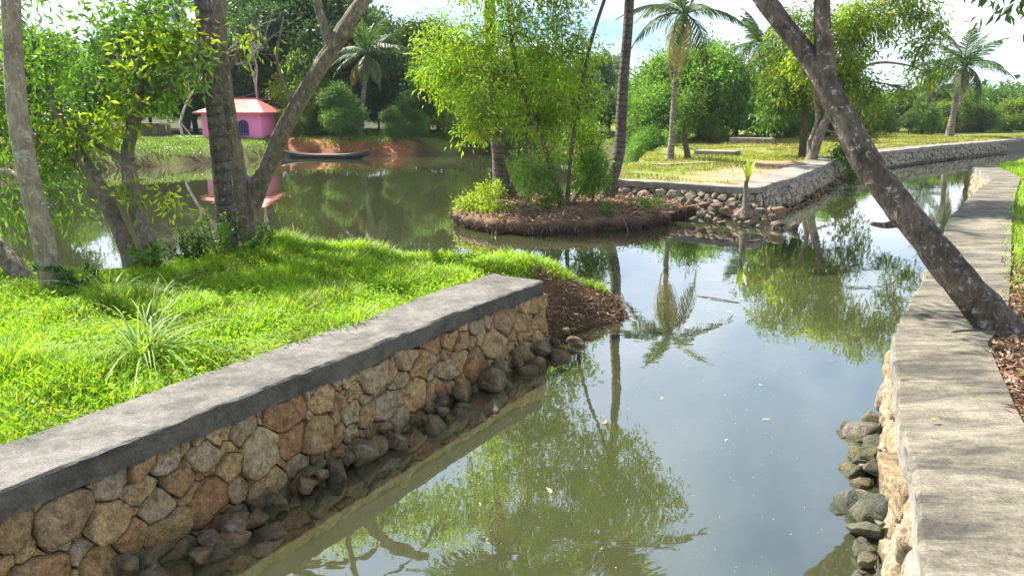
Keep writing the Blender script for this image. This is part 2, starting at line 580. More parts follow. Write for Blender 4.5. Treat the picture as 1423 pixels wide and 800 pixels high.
# ================================================================== plan of the place
# land outlines: (x, y, wall-edge flag for the edge that starts here)
LEFT = [(-6.30, -2.75, 1), (-2.72, 3.42, 1), (-1.42, 5.55, 1), (-0.08, 7.82, 0), (0.42, 8.1, 0), (0.80, 8.5, 0), (1.28, 9.05, 0),
        (1.15, 9.55, 0), (0.75, 9.75, 0), (0.0, 9.35, 0), (-1.2, 9.75, 0), (-2.3, 10.3, 0), (-3.2, 10.85, 0), (-3.9, 10.85, 0), (-4.3, 9.6, 0), (-5.0, 8.85, 0),
        (-6.4, 8.6, 0), (-9, 9.1, 0), (-30, 11, 0), (-30, -6, 0)]
LAWN = [(2.55, 19.6, 1), (4.1, 18.5, 1), (5.45, 17.65, 1), (6.2, 18.9, 1), (7.2, 20.35, 1), (8.9, 23.25, 1), (11.15, 27.05, 1), (15.2, 32.1, 1),
        (20.05, 36.8, 1), (30.1, 45.4, 1), (47.8, 60.3, 1), (300, 290, 0), (900, 900, 0), (900, 2000, 0), (-900, 2000, 0), (-900, 30, 0), (-60, 24, 0),
        (-26, 27, 0), (-18.5, 30.4, 0), (-16, 32.8, 0), (-12.9, 36.2, 0), (-12.4, 39.7, 0), (-9.5, 40.2, 0), (-6.3, 40.2, 0), (-1.4, 44.5, 0), (4.5, 46.5, 0), (8.0, 44.0, 0),
        (7.4, 38, 0), (5.2, 31, 0), (4.0, 27, 0), (3.0, 23, 0)]
RIGHT = [(0.4, -2.2, 1), (1.30, 0.75, 1), (2.0, 2.45, 1), (2.4, 3.60, 1), (3.25, 5.45, 1), (3.95, 6.40, 1), (5.6, 9.0, 1), (7.75, 12.4, 1),
         (10.45, 16.3, 1), (12.9, 19.7, 1), (15.3, 24.6, 1), (17.0, 26.5, 0), (24, 33.2, 0), (34, 41.5, 0), (60, 63, 0), (300, 270, 0), (900, 800, 0), (900, -200, 0), (20, -12, 0)]


def poly_sd(poly, x, y):
    x = np.asarray(x, float)
    y = np.asarray(y, float)
    best = np.full(x.shape, 1e9)
    flag = np.zeros(x.shape)
    ins = np.zeros(x.shape, bool)
    n = len(poly)
    for i in range(n):
        x0, y0, f = poly[i]
        x1, y1, _ = poly[(i + 1) % n]
        dx, dy = x1 - x0, y1 - y0
        t = np.clip(((x - x0) * dx + (y - y0) * dy) / (dx * dx + dy * dy), 0, 1)
        d = np.hypot(x - x0 - t * dx, y - y0 - t * dy)
        m = d < best
        best = np.where(m, d, best)
        flag = np.where(m, f, flag)
        c = ((y0 > y) != (y1 > y)) & (x < (x1 - x0) * (y - y0) / (dy if dy else 1e-9) + x0)
        ins ^= c
    return np.where(ins, best, -best), flag


def height(x, y):
    x = np.asarray(x, float)
    y = np.asarray(y, float)
    z = np.full(x.shape, -0.85)
    for poly, top in ((LEFT, 0.64), (LAWN, 0.67), (RIGHT, 0.67)):
        sd, fl = poly_sd(poly, x, y)
        w = np.where(fl > 0, 0.10, 0.5)
        sdn = np.where(fl > 0, sd, sd + 0.22 * fbm(x * 1.1, y * 1.1, 1.5, 3))
        s = sstep(-w, w, sdn)
        t = top + 0.05 * fbm(x * 0.5, y * 0.5, 4.0, 3) * np.clip(sd * 2, 0, 1)
        if poly is LEFT:
            t = t - 0.38 * sstep(.15, 1.1, x) * sstep(7.9, 8.4, y)
        if poly is LAWN:
            t = t + 0.25 * sstep(34, 42, y) * sstep(4, -6, x) * np.clip(sd * .4, 0, 1)
        bed = -0.85 + (0.74 if poly is LEFT else 0.6) * np.exp(np.minimum(sd, 0) / (1.7 if poly is LEFT else 0.9))
        z = np.maximum(z, bed + (t - bed) * s)
    return z


def axis(lo, hi, d, far, g=1.18):
    a = list(np.arange(lo, hi + d * .5, d))
    s, v = d, hi
    while v < far:
        s *= g
        v += s
        a.append(v)
    s, v = d, lo
    while v > -far:
        s *= g
        v -= s
        a.insert(0, v)
    return np.array(a)


gx, gy = axis(-7.5, 9.0, 0.14, 1800), axis(0.0, 30.0, 0.16, 1800)
GX, GY = np.meshgrid(gx, gy, indexing='ij')
GZ = height(GX, GY)
GZ[(GY < -12)] = np.maximum(GZ[(GY < -12)], 0.5)
nx, ny = GX.shape
gi = np.arange(nx * ny).reshape(nx, ny)
gq = np.stack([gi[:-1, :-1], gi[1:, :-1], gi[1:, 1:], gi[:-1, 1:]], -1).reshape(-1, 4)
ground = mk('ground', np.stack([GX, GY, GZ], -1).reshape(-1, 3), gq, M['ground'], smooth=True)
tag(ground, 'grassy and muddy land around the pond and canal', None, None, 'structure')

# earth and turf colours of the ground by place
C = np.zeros((nx, ny, 4)) + 1.0
C[..., :3] = (0.075, 0.05, 0.024)


def paint(mask, col):
    mk_ = np.clip(mask, 0, 1)[..., None]
    C[..., :3] = C[..., :3] * (1 - mk_) + np.array(col) * mk_


sdl, _ = poly_sd(LEFT, GX, GY)
sdw, _ = poly_sd(LAWN, GX, GY)
sdr, _ = poly_sd(RIGHT, GX, GY)
fz = fbm(GX * .8, GY * .8, 2.0, 4)
paint(sstep(0.1, 0.5, sdl), (0.13, 0.20, 0.02))
paint(sstep(0.0, 0.3, sdl) * sstep(0.35, 0.0, np.abs(GX - 1.0) - 0.6 + (GY - 9.4) * .5 + .2 * fz), (0.13, 0.07, 0.04))
paint(sstep(0.1, 0.7, sdw), (0.16, 0.19, 0.04))
paint(sstep(0.2, 0.6, sdw) * sstep(1.2, -0.6, np.hypot((GX - 7.6 - (GY - 22) * .55) / 2.3, (GY - 22.5) / 5.0) * 2 - 1.3 + fz * .9), (0.34, 0.215, 0.135))
paint(sstep(0.1, 0.5, sdw) * sstep(0.5, -0.3, np.hypot((GX - 6.2) / 1.1, (GY - 25.2) / .8) - .6 + fz * .3), (0.45, 0.17, 0.07))
paint(sstep(0.3, 1, sdw) * sstep(0.6, -0.6, np.hypot((GX - 14.0) / 4.5, (GY - 38.5) / 1.8) - .9 + fz * .5), (0.42, 0.24, 0.11))
paint(sstep(0.3, 1, sdw) * sstep(0.6, -0.6, np.hypot((GX - 26.5) / 6, (GY - 46.5) / 1.3) - .9 + fz * .5), (0.40, 0.22, 0.09))
paint(sstep(0.1, 0.8, sdw) * sstep(6, 2, GX) * sstep(30, 34, GY) * sstep(-13, -16, GX), (0.12, 0.21, 0.03))
paint(sstep(0.0, 0.7, sdw) * sstep(-13.2, -12.4, GX) * sstep(-4.5, -6.0, GX) * sstep(40.2, 40.7, GY) * sstep(43.5, 42.5, GY + fz), (0.36, 0.13, 0.06))
paint(sstep(45, 47.5, GY) * sstep(10, 7, GX) * sstep(160, 120, GY), (0.045, 0.05, 0.022))
paint(sstep(0.1, 0.4, sdr), (0.14, 0.19, 0.035))
paint(sstep(0.1, 0.35, sdr) * sstep(1.0, -1.0, GY - 7.4 + fz * 1.5), (0.23, 0.145, 0.085))
ca = ground.data.color_attributes.new('zone', 'FLOAT_COLOR', 'POINT')
ca.data.foreach_set('color', C.astype(np.float32).ravel())

# water sheet; the murk hides the bed more where it is deeper
wx, wy = axis(-7.0, 9.0, 0.22, 1500, 1.35), axis(1.0, 22.0, 0.22, 1500, 1.35)
WX, WY = np.meshgrid(wx, wy, indexing='ij')
wi = np.arange(WX.size).reshape(WX.shape)
water = mk('water', np.stack([WX, WY, np.zeros_like(WX)], -1).reshape(-1, 3),
           np.stack([wi[:-1, :-1], wi[1:, :-1], wi[1:, 1:], wi[:-1, 1:]], -1).reshape(-1, 4), M['water'])
da = water.data.attributes.new('depth', 'FLOAT', 'POINT')
da.data.foreach_set('value', np.maximum(0, -height(WX, WY)).astype(np.float32).ravel())
tag(water, 'calm murky green water of the canal and pond', None, None, 'structure')


# ================================================================== walls
def resample(P, step):
    P = np.asarray(P, float)
    out = []
    for i in range(len(P) - 1):
        n = max(1, int(math.ceil(np.linalg.norm(P[i + 1] - P[i]) / step)))
        for j in range(n):
            out.append((i + j / n))
    out.append(len(P) - 1.0)
    return np.array(out)


def ev(P, t):
    P = np.asarray(P, float)
    i = np.minimum(np.asarray(t).astype(int), len(P) - 2)
    f = (np.asarray(t) - i)[..., None]
    return P[i] * (1 - f) + P[i + 1] * f


def strip(name, outer, inner, z_top, z_bot, side, mats, parent, step, rough=0.006, inset=0.0, seed=0.0, wob=0.0):
    """concrete slab between two plan lines"""
    t = resample(outer, step)
    O, I = ev(outer, t), ev(inner, t)
    D = unit(I - O)
    O = O + D * inset
    if wob:
        ww = fbm(O[:, 0] * 1.7 + seed, O[:, 1] * 1.7, 0.3, 3)
        O = O + D * (ww * wob)[:, None]
    fr = [1.0, 1.0, 0.75, 0.5, 0.25, 0.03, 0.0, 0.0, 0.0]
    n = len(t)
    rows = []
    for j, f in enumerate(fr):
        p = O * (1 - f) + I * f
        nz = fbm(p[:, 0] * 3 + seed, p[:, 1] * 3 + j, 0.7 * j, 3)
        n2 = vnoise(p[:, 0] * 17 + seed, p[:, 1] * 17, j * 1.3)
        if j == 0 or j == 8:
            z = np.full(n, z_bot)
            if j == 8:
                z = z + nz * rough * 2.0
                p = p - D * (n2 * rough)[:, None]
        elif j == 7:
            z = np.full(n, 0.5 * (z_top + z_bot))
            p = p - D * (n2 * rough * 1.2)[:, None]
        elif j == 6:
            z = z_top - 0.012 + n2 * rough * .8
            p = p - D * (vnoise(p[:, 0] * 11, p[:, 1] * 11, 5.0) * rough * 1.2)[:, None]
        else:
            z = z_top + nz * rough
        rows.append(np.column_stack([p, np.broadcast_to(z, (n,))]))
    V = np.stack(rows, 1)
    m = len(fr)
    idx = np.arange(n * m).reshape(n, m)
    Q, mi = [], []
    for j in range(m):
        a, b = idx[:-1, j], idx[1:, j]
        c, d = idx[1:, (j + 1) % m], idx[:-1, (j + 1) % m]
        Q.append(np.stack([a, b, c, d], -1) if side > 0 else np.stack([d, c, b, a], -1))
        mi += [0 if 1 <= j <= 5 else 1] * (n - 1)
    ends = [tuple(idx[0, ::-1] if side > 0 else idx[0]), tuple(idx[-1] if side > 0 else idx[-1, ::-1])]
    E = []
    for e in ends:
        for q in range(1, m - 1):
            E.append((e[0], e[q], e[q + 1]))
    o = mk(name, V.reshape(-1, 3), [np.concatenate(Q), np.array(E)], list(mats), parent, mi=mi + [1] * len(E))
    return o


def power_cells(Ls, z0, z1, sizes, rng, gap, tries=6000, aniso=1.25, slant=0.35):
    """irregular stone outlines filling a strip of wall face; stones lie a little aslant"""
    ca_, sa_ = math.cos(slant), math.sin(slant)
    A = np.array([[ca_ / aniso, sa_ / aniso], [-sa_, ca_]])
    Ai = np.linalg.inv(A)
    P = []
    for r in sizes:
        for _ in range(tries):
            p = A @ np.array([rng.uniform(0, Ls), rng.uniform(z0, z1)])
            rr = r * rng.uniform(0.7, 1.45)
            if all((p[0] - q[0]) ** 2 + (p[1] - q[1]) ** 2 >= (0.62 * (rr + q[2])) ** 2 for q in P):
                P.append((p[0], p[1], rr))
    P = np.array(P)
    cells = []
    for i in range(len(P)):
        r = P[i, 2]
        c = P[i, :2]
        o = Ai @ c
        x0, x1, y0, y1 = max(0, o[0] - .8), min(Ls, o[0] + .8), max(z0, o[1] - .6), min(z1, o[1] + .6)
        poly = [tuple(A @ np.array(q)) for q in ((x0, y0), (x1, y0), (x1, y1), (x0, y1))]
        d2 = ((P[:, :2] - c) ** 2).sum(1)
        for j in np.argsort(d2)[1:24]:
            q = P[j, :2]
            nrm = q - c
            if nrm @ nrm > 1.2:
                break
            off = 0.5 * (q @ q - c @ c - P[j, 2] ** 2 + r * r)
            new = []
            for a in range(len(poly)):
                p0, p1 = np.array(poly[a]), np.array(poly[(a + 1) % len(poly)])
                f0, f1 = p0 @ nrm - off, p1 @ nrm - off
                if f0 <= 0:
                    new.append(tuple(p0))
                if f0 * f1 < 0:
                    new.append(tuple(p0 + (p1 - p0) * f0 / (f0 - f1)))
            poly = new
            if len(poly) < 3:
                break
        if len(poly) < 3:
            continue
        pl = np.array(poly) @ Ai.T
        ar = 0.5 * abs(np.sum(pl[:, 0] * np.roll(pl[:, 1], -1) - pl[:, 1] * np.roll(pl[:, 0], -1)))
        if ar < 0.0007:
            continue
        cells.append((pl, ar))
    return cells


def stone_geom(pl, ar, rng, k, gap, bulge):
    c = pl.mean(0)
    th = np.linspace(0, 2 * math.pi, k, endpoint=False) + rng.uniform(0, .3)
    if k > 8:
        for a in np.arctan2(pl[:, 1] - c[1], pl[:, 0] - c[0]):       # snap to the outline's corners
            dth = np.abs((th - a + math.pi) % (2 * math.pi) - math.pi)
            th[np.argmin(dth)] = a % (2 * math.pi)
        th = np.sort(th % (2 * math.pi))
    rad = []
    for a in th:
        d = np.array([math.cos(a), math.sin(a)])
        best = 1e9
        for i in range(len(pl)):
            p0, p1 = pl[i] - c, pl[(i + 1) % len(pl)] - c
            e = p1 - p0
            den = d[0] * e[1] - d[1] * e[0]
            if abs(den) < 1e-9:
                continue
            tt = (p0[0] * e[1] - p0[1] * e[0]) / den
            uu = (p0[0] * d[1] - p0[1] * d[0]) / den
            if tt > 0 and -1e-6 <= uu <= 1 + 1e-6:
                best = min(best, tt)
        rad.append(best if best < 1e8 else 0.02)
    rad = np.array(rad)
    rad = np.minimum(rad, 0.76 * rad + 0.12 * (np.roll(rad, 1) + np.roll(rad, -1)))
    rad = np.maximum(rad - gap, 0.35 * rad)
    rad = rad * (1 + rng.normal(0, 0.02, k))
    h = min(0.065, bulge * math.sqrt(ar))
    tilt, tilt2 = rng.normal(0, 0.18, 2), rng.normal(0, 0.38, 2)
    k2 = rng.uniform(0.0, .35) * h
    ringsp = [(1.0, -0.09), (1.0, 0.0), (0.965, h * .66), (0.86, h * .92), (0.62, h * .98), (0.32, h)]
    U, W = [], []
    for j, (f, d) in enumerate(ringsp):
        u = np.column_stack([np.cos(th), np.sin(th)]) * (rad * f)[:, None]
        if j > 1:
            dd = np.maximum(np.minimum(d + u @ tilt, d + k2 + u @ tilt2), .2 * h) + rng.normal(0, h * 0.06, k) + (0.012 if k > 12 else 0.006) * fbm((u[:, 0] + c[0]) * 16, (u[:, 1] + c[1]) * 16, 3.3, 2)
        else:
            dd = np.full(k, d)
        U.append(u + c)
        W.append(dd)
    for u in U:
        u += 0.032 * np.column_stack([fbm(u[:, 0] * 7, u[:, 1] * 7, 1.5, 2), fbm(u[:, 0] * 7, u[:, 1] * 7, 8.5, 2)])
    U.append(c[None] + rng.normal(0, .01, (1, 2)))
    W.append(np.array([h * 1.0]))
    Q, T = [], []
    m = len(ringsp)
    for j in range(m - 1):
        for i in range(k):
            Q.append((j * k + i, j * k + (i + 1) % k, (j + 1) * k + (i + 1) % k, (j + 1) * k + i))
    for i in range(k):
        T.append(((m - 1) * k + i, (m - 1) * k + (i + 1) % k, m * k))
    return np.concatenate(U), np.concatenate(W), T, Q


def to_face(outer, U, W, side, ztop, batter, off, cum):
    s = np.clip(U[:, 0], 0, cum[-1] - 1e-6)
    i = np.clip(np.searchsorted(cum, s, side='right') - 1, 0, len(cum) - 2)
    f = ((s - cum[i]) / (cum[i + 1] - cum[i]))[:, None]
    O = np.asarray(outer, float)
    p = O[i] * (1 - f) + O[i + 1] * f
    d = unit(np.diff(O, axis=0))
    nseg = np.column_stack([d[:, 1], -d[:, 0]]) * side
    nv = np.vstack([nseg[:1], unit(nseg[:-1] + nseg[1:]), nseg[-1:]])
    nn = unit(nv[i] * (1 - f) + nv[i + 1] * f)
    z = U[:, 1]
    q = p + nn * (off + batter * (ztop - z) + W)[:, None]
    return np.column_stack([q, z])


def wall_stones(parent, outer, s_from, s_to, z0, z1, side, sizes, mat, batter, off, rng, k=16, gap=0.008, bulge=0.28, limit=300, joined=False, aniso=1.5):
    O = np.asarray(outer, float)
    cum = np.concatenate([[0], np.cumsum(np.linalg.norm(np.diff(O, axis=0), axis=1))])
    cells = power_cells(s_to - s_from, z0, z1, sizes, rng, gap, tries=int(900 * (s_to - s_from) / 5 + 500), aniso=aniso)
    cells = sorted(cells, key=lambda c: -c[1])
    mb = MB()
    for n, (pl, ar) in enumerate(cells):
        pl = pl + np.array([s_from, 0])
        U, W, T, Q = stone_geom(pl, ar, rng, k, gap, bulge)
        V = to_face(outer, U, W + rng.normal(0, 0.010), side, z1, batter, off, cum)
        if side < 0:
            T = [t[::-1] for t in T]
            Q = [q[::-1] for q in Q]
        if joined or n >= limit:
            mb.add(V, T, Q)
        else:
            c = V.mean(0)
            o = mk('stone', V - c, [np.array(T), np.array(Q)], mat, parent, smooth=True)
            o.location = c
    if mb.n:
        o = mb.build('small_stones', mat, parent, True)
        o['kind'] = 'stuff'
    return len(cells)


def core(parent, outer, inner, side, z_top, z_bot, inset, batter, mat):
    t = resample(outer, 0.3)
    O, I = ev(outer, t), ev(inner, t)
    D = unit(I - O)
    A = np.column_stack([O + D * inset, np.full(len(t), z_top)])
    B = np.column_stack([O + D * (inset - batter * (z_top - z_bot)), np.full(len(t), z_bot)])
    Cc = np.column_stack([I - D * .04, np.full(len(t), z_top)])
    Dd = np.column_stack([I - D * .04, np.full(len(t), z_bot)])
    V = np.stack([Cc, A, B, Dd], 1)
    n = len(t)
    idx = np.arange(n * 4).reshape(n, 4)
    Q = []
    for j in range(4):
        q = np.stack([idx[:-1, j], idx[1:, j], idx[1:, (j + 1) % 4], idx[:-1, (j + 1) % 4]], -1)
        Q.append(q if side > 0 else q[:, ::-1])
    e0, e1 = idx[0], idx[-1]
    Q.append(np.array([e0[::-1] if side > 0 else e0, e1 if side > 0 else e1[::-1]]))
    return mk('mortar_core', V.reshape(-1, 3), [np.concatenate(Q)], mat, parent)


T = 0.72
# --- brown stone wall by the grass bank
wl = thing('retaining_wall', 'brown rubble stone wall with dark-sided concrete cap beside the lush grass bank', 'wall')
LO = [(-6.15, -3.05), (-4.35, 0.0), (-2.44, 3.25), (-1.95, 4.08), (-1.15, 5.38), (-0.15, 7.02), (0.34, 7.72)]
LI = [(-6.65, -2.75), (-4.82, 0.28), (-2.90, 3.52), (-2.42, 4.36), (-1.64, 5.70), (-0.66, 7.40), (-0.20, 8.08)]
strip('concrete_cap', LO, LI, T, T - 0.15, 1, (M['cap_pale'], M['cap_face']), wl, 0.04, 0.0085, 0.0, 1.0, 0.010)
core(wl, LO, LI, 1, T - 0.145, -0.9, 0.10, 0.30, M['mortar'])
cumL = np.concatenate([[0], np.cumsum(np.linalg.norm(np.diff(np.array(LO), axis=0), axis=1))])
wall_stones(wl, LO, 5.3, cumL[-1] - .02, -0.30, T - 0.150, 1, [0.105, 0.082, 0.062, 0.046, 0.032, 0.024], M['stone'], 0.30, -0.035, np.random.default_rng(11), 22, 0.004, 0.21, 290)
# stones on the wall's end
eo = [(0.34, 7.72), (-0.20, 8.08)]
wall_stones(wl, eo[::-1], 0.0, 0.64, -0.2, T - 0.15, 1, [0.12, 0.08, 0.05], M['stone'], 0.12, -0.03, np.random.default_rng(12), 14, 0.006, 0.3, 10)

# --- grey-buff wall round the lawn
wf = thing('retaining_wall', 'long curving grey stone wall with concrete cap round the lawn with palms', 'wall')
FO = [(2.3, 19.5), (4.0, 18.3), (5.35, 17.30), (5.68, 17.28), (6.6, 18.7), (7.6, 20.1), (9.3, 23.0), (11.5, 26.8), (15.5, 31.8), (20.3, 36.5), (30.3, 45.1), (48, 60)]
FI = [(2.5, 19.85), (4.2, 18.7), (5.25, 17.98), (5.45, 18.05), (5.9, 19.15), (6.9, 20.6), (8.5, 23.5), (10.8, 27.3), (14.9, 32.4), (19.8, 37.1), (29.9, 45.7), (47.6, 60.6)]
strip('concrete_cap', FO, FI, T, T - 0.16, 1, (M['cap_far'], M['cap_face2']), wf, 0.22, 0.016, 0.0, 5.0, 0.03)
core(wf, FO, FI, 1, T - 0.15, -0.9, 0.10, 0.22, M['mortar_far'])
cumF = np.concatenate([[0], np.cumsum(np.linalg.norm(np.diff(np.array(FO), axis=0), axis=1))])
wall_stones(wf, FO, 0.3, cumF[6], 0.02, T - 0.155, 1, [0.12, 0.09, 0.065, 0.045], M['stone_far'], 0.22, -0.03, np.random.default_rng(21), 10, 0.007, 0.30, 295)
wall_stones(wf, FO, cumF[6], cumF[6] + 14, 0.05, T - 0.155, 1, [0.14, 0.10], M['stone_far'], 0.22, -0.03, np.random.default_rng(22), 7, 0.009, 0.3, 0, True)
wall_stones(wf, FO, cumF[6] + 14, cumF[6] + 28, 0.05, T - 0.155, 1, [0.16], M['stone_far'], 0.22, -0.03, np.random.default_rng(23), 6, 0.009, 0.3, 0, True)

# --- cream stone wall under the leaning tree
wr = thing('retaining_wall', 'winding cream stone wall with broad stained concrete cap under the leaning tree', 'wall')
RO = [(0.1, -2.1), (0.95, 0.9), (1.63, 2.58), (2.06, 3.57), (2.88, 5.40), (3.05, 5.75), (3.62, 6.60), (5.3, 9.25), (7.43, 12.6), (10.2, 16.5), (12.35, 19.35), (14.9, 24.7)]
RI = [(0.75, -2.3), (1.60, 0.55), (2.35, 2.30), (2.82, 3.72), (3.45, 5.05), (3.72, 5.60), (4.30, 6.25), (6.05, 8.9), (8.0, 11.9), (10.75, 16.0), (13.3, 19.7), (15.6, 24.4)]
strip('concrete_cap', RO, RI, T, T - 0.17, -1, (M['cap_stain'], M['cap_face2']), wr, 0.08, 0.012, 0.0, 9.0, 0.03)
core(wr, RO, RI, -1, T - 0.165, -0.9, 0.085, 0.05, M['mortar_pale'])
cumR = np.concatenate([[0], np.cumsum(np.linalg.norm(np.diff(np.array(RO), axis=0), axis=1))])
wall_stones(wr, RO, 3.6, 9.6, -0.1, T - 0.165, -1, [0.15, 0.11, 0.075, 0.045], M['stone_cream'], 0.05, -0.04, np.random.default_rng(31), 14, 0.003, 0.22, 200)
wall_stones(wr, RO, cumR[-2], cumR[-1], -0.05, T - 0.165, -1, [0.14, 0.10, 0.07], M['stone_cream'], 0.05, -0.03, np.random.default_rng(32), 10, 0.008, 0.34, 80)

# concrete chips of pavement on the lawn
for nm, pts, zt, lab in (('concrete_slab', [(11.0, 38.6), (12.7, 37.4), (13.3, 38.6), (11.7, 39.8)], 1.02, 'raised grey concrete slab at the back of the lawn beside orange soil'),
                         ('concrete_slab', [(7.0, 29.2), (8.3, 28.3), (8.8, 29.2), (7.5, 30.0)], 0.90, 'low grey concrete block on the lawn behind the palm base'),
                         ('concrete_slab', [(4.5, 24.35), (6.6, 25.5), (6.9, 25.2), (4.9, 24.0)], 0.74, 'thin pale concrete strip lying in the lawn in front of the palm base')):
    p = np.array(pts)
    c = p.mean(0)
    V = [(x - c[0], y - c[1], 0.5) for x, y in p] + [(x - c[0], y - c[1], zt) for x, y in p] + [((x - c[0]) * .97, (y - c[1]) * .97, zt + .015) for x, y in p]
    Q = [(i, (i + 1) % 4, 4 + (i + 1) % 4, 4 + i) for i in range(4)] + [(4 + i, 4 + (i + 1) % 4, 8 + (i + 1) % 4, 8 + i) for i in range(4)] + [(8, 9, 10, 11)]
    o = mk(nm, V, np.array(Q), M['cap_far'])
    o.location = (c[0], c[1], 0)
    tag(o, lab, 'concrete slab')


# ================================================================== loose rocks
def rock_mesh(seed, npts=15, sq=(1, .8, .62)):
    """angular broken rock: hull of scattered points, edges taken off"""
    rg = np.random.default_rng(seed)
    bm = bmesh.new()
    P = unit(rg.normal(size=(npts, 3))) * rg.uniform(.82, 1.05, (npts, 1))
    for p in P:
        bm.verts.new(p * np.array(sq))
    res = bmesh.ops.convex_hull(bm, input=bm.verts)
    bmesh.ops.delete(bm, geom=[v for v in bm.verts if not v.link_faces], context='VERTS')
    bmesh.ops.dissolve_limit(bm, angle_limit=math.radians(14), verts=bm.verts, edges=bm.edges)
    bmesh.ops.bevel(bm, geom=bm.edges[:], offset=.075, segments=2, profile=.6, affect='EDGES', clamp_overlap=True)
    bmesh.ops.triangulate(bm, faces=bm.faces)
    for v in bm.verts:
        c = np.array(v.co)
        v.co = c * (1 + .035 * float(fbm(c[0] * 3 + seed, c[1] * 3, c[2] * 3, 2)))
    me = bpy.data.meshes.new('rock')
    for f in bm.faces:
        f.smooth = True
    bm.to_mesh(me)
    bm.free()
    return me


def rocks(spots, meshes, mat, label, group, rng):
    for (x, y, z, r) in spots:
        me = meshes[rng.integers(len(meshes))]
        o = bpy.data.objects.new('rock', me)
        COL.objects.link(o)
        o.location = (x, y, z)
        s = r * rng.uniform(.85, 1.15, 3)
        o.scale = s
        o.rotation_euler = (rng.uniform(-.5, .5), rng.uniform(-.5, .5), rng.uniform(0, 6.28))
        tag(o, label, 'rock', group)


def meshes_for(mat, seeds, sub=15):
    out = []
    for s in seeds:
        me = rock_mesh(s, sub)
        me.materials.append(mat)
        out.append(me)
    return out


rg = np.random.default_rng(5)
sp = []
for i in range(100):
    s = rg.uniform(5.4, cumL[-1] + .25)
    d = abs(rg.normal(0, .13)) + .16
    P = to_face(LO, np.array([[min(s, cumL[-1] - .01), 0.0]]), np.array([d]), 1, 0, 0, 0, cumL)[0]
    r = rg.choice([.07, .10, .14, .19], p=[.25, .3, .27, .18])
    if s > cumL[-1]:
        P = P + np.array([0.1, .2, 0])
    sp.append((P[0], P[1], max(-.02, .13 - (d - .2) * .9) - r * .25 + rg.normal(0, .015), r))
rocks(sp, meshes_for(M['rubble'], (1, 2, 3, 4, 5, 6)), None, 'loose wet brown rubble rock at the waterline of the brown stone wall', 'rubble at the foot of the brown wall', rg)
sp = []
for i in range(64):
    s = rg.uniform(3.9, 8.4)
    d = abs(rg.normal(0, .13)) + .06
    P = to_face(RO, np.array([[s, 0.0]]), np.array([d]), -1, 0, 0, 0, cumR)[0]
    r = rg.choice([.05, .09, .13, .17], p=[.25, .3, .3, .15])
    sp.append((P[0], P[1], max(-.05, .13 - (d - .06) * .8) - r * .3 + rg.normal(0, .02), r))
rocks(sp, meshes_for(M['rubble_dark'], (11, 12, 13, 14, 15)), None, 'dark mossy rubble rock at the waterline of the cream stone wall', 'rubble at the foot of the cream wall', rg)
sp = []
for i in range(95):
    a, b = rg.random(), abs(rg.normal(0, .42))
    x, y = 3.9 + 1.9 * a + .30 * b, 17.9 - 1.5 * a - 1.35 * b
    r = rg.choice([.07, .10, .14, .18], p=[.25, .35, .25, .15])
    sp.append((x, y, max(-.06, .40 - b * .55) - r * .2 + rg.normal(0, .03), r))
rocks(sp, meshes_for(M['rubble_far'], (21, 22, 23, 24), 13), None, 'red-brown rubble rock heaped below the corner of the lawn wall', 'rock heap at the wall corner', rg)
sp = []
for i in range(150):
    s = rg.uniform(cumF[3], cumF[7] + 3)
    d = abs(rg.normal(0, .2)) + .16
    P = to_face(FO, np.array([[s, 0.0]]), np.array([d]), 1, 0, 0, 0, cumF)[0]
    r = rg.choice([.08, .12, .16], p=[.4, .4, .2])
    sp.append((P[0], P[1], max(-.04, .14 - (d - .16) * .6) - r * .2, r))
mb = MB()
src = meshes_for(M['rubble'], (31, 32, 33), 11)
for (x, y, z, r) in sp:
    me = src[rg.integers(3)]
    vv = np.array([v.co[:] for v in me.vertices]) @ np.array(Matrix.Rotation(rg.uniform(0, 6.28), 3, 'Z') @ Matrix.Rotation(rg.uniform(-.5, .5), 3, 'X'))
    mb.add(vv * r * rg.uniform(.85, 1.15) + np.array([x, y, z]), [tuple(p.vertices) for p in me.polygons])
tag(mb.build('rubble', M['rubble'], None, True), 'dark rubble in a band along the foot of the curving lawn wall', None, None, 'stuff')

# ================================================================== islet
IS = np.array([(-1.3, 16.9), (-0.95, 15.75), (-0.15, 15.1), (0.8, 14.98), (1.8, 15.2), (2.7, 15.75), (3.4, 16.6), (4.2, 17.6), (4.0, 18.6), (3.0, 19.4), (1.6, 19.9), (0.2, 19.6), (-0.8, 18.7)])
ic = np.array([1.3, 17.4])
na = 150
ring = catmull(np.vstack([np.column_stack([IS, np.zeros(len(IS))]), [[*IS[0], 0]]]), na + 1)[:-1, :2]
ring = ring + unit(ring - ic) * (0.20 * fbm(ring[:, 0] * 1.9, ring[:, 1] * 1.9, 0, 4))[:, None]
prof = [(0.86, -0.5), (0.90, -0.06), (0.93, 0.06), (1.0, 0.12), (1.0, 0.22), (0.96, 0.29), (0.8, 0.33), (0.6, 0.36), (0.4, 0.39), (0.2, 0.40)]


def islet_z(x, y):
    return 0.31 + 0.05 * fbm(np.asarray(x) * 1.3, np.asarray(y) * 1.3, 3, 3)


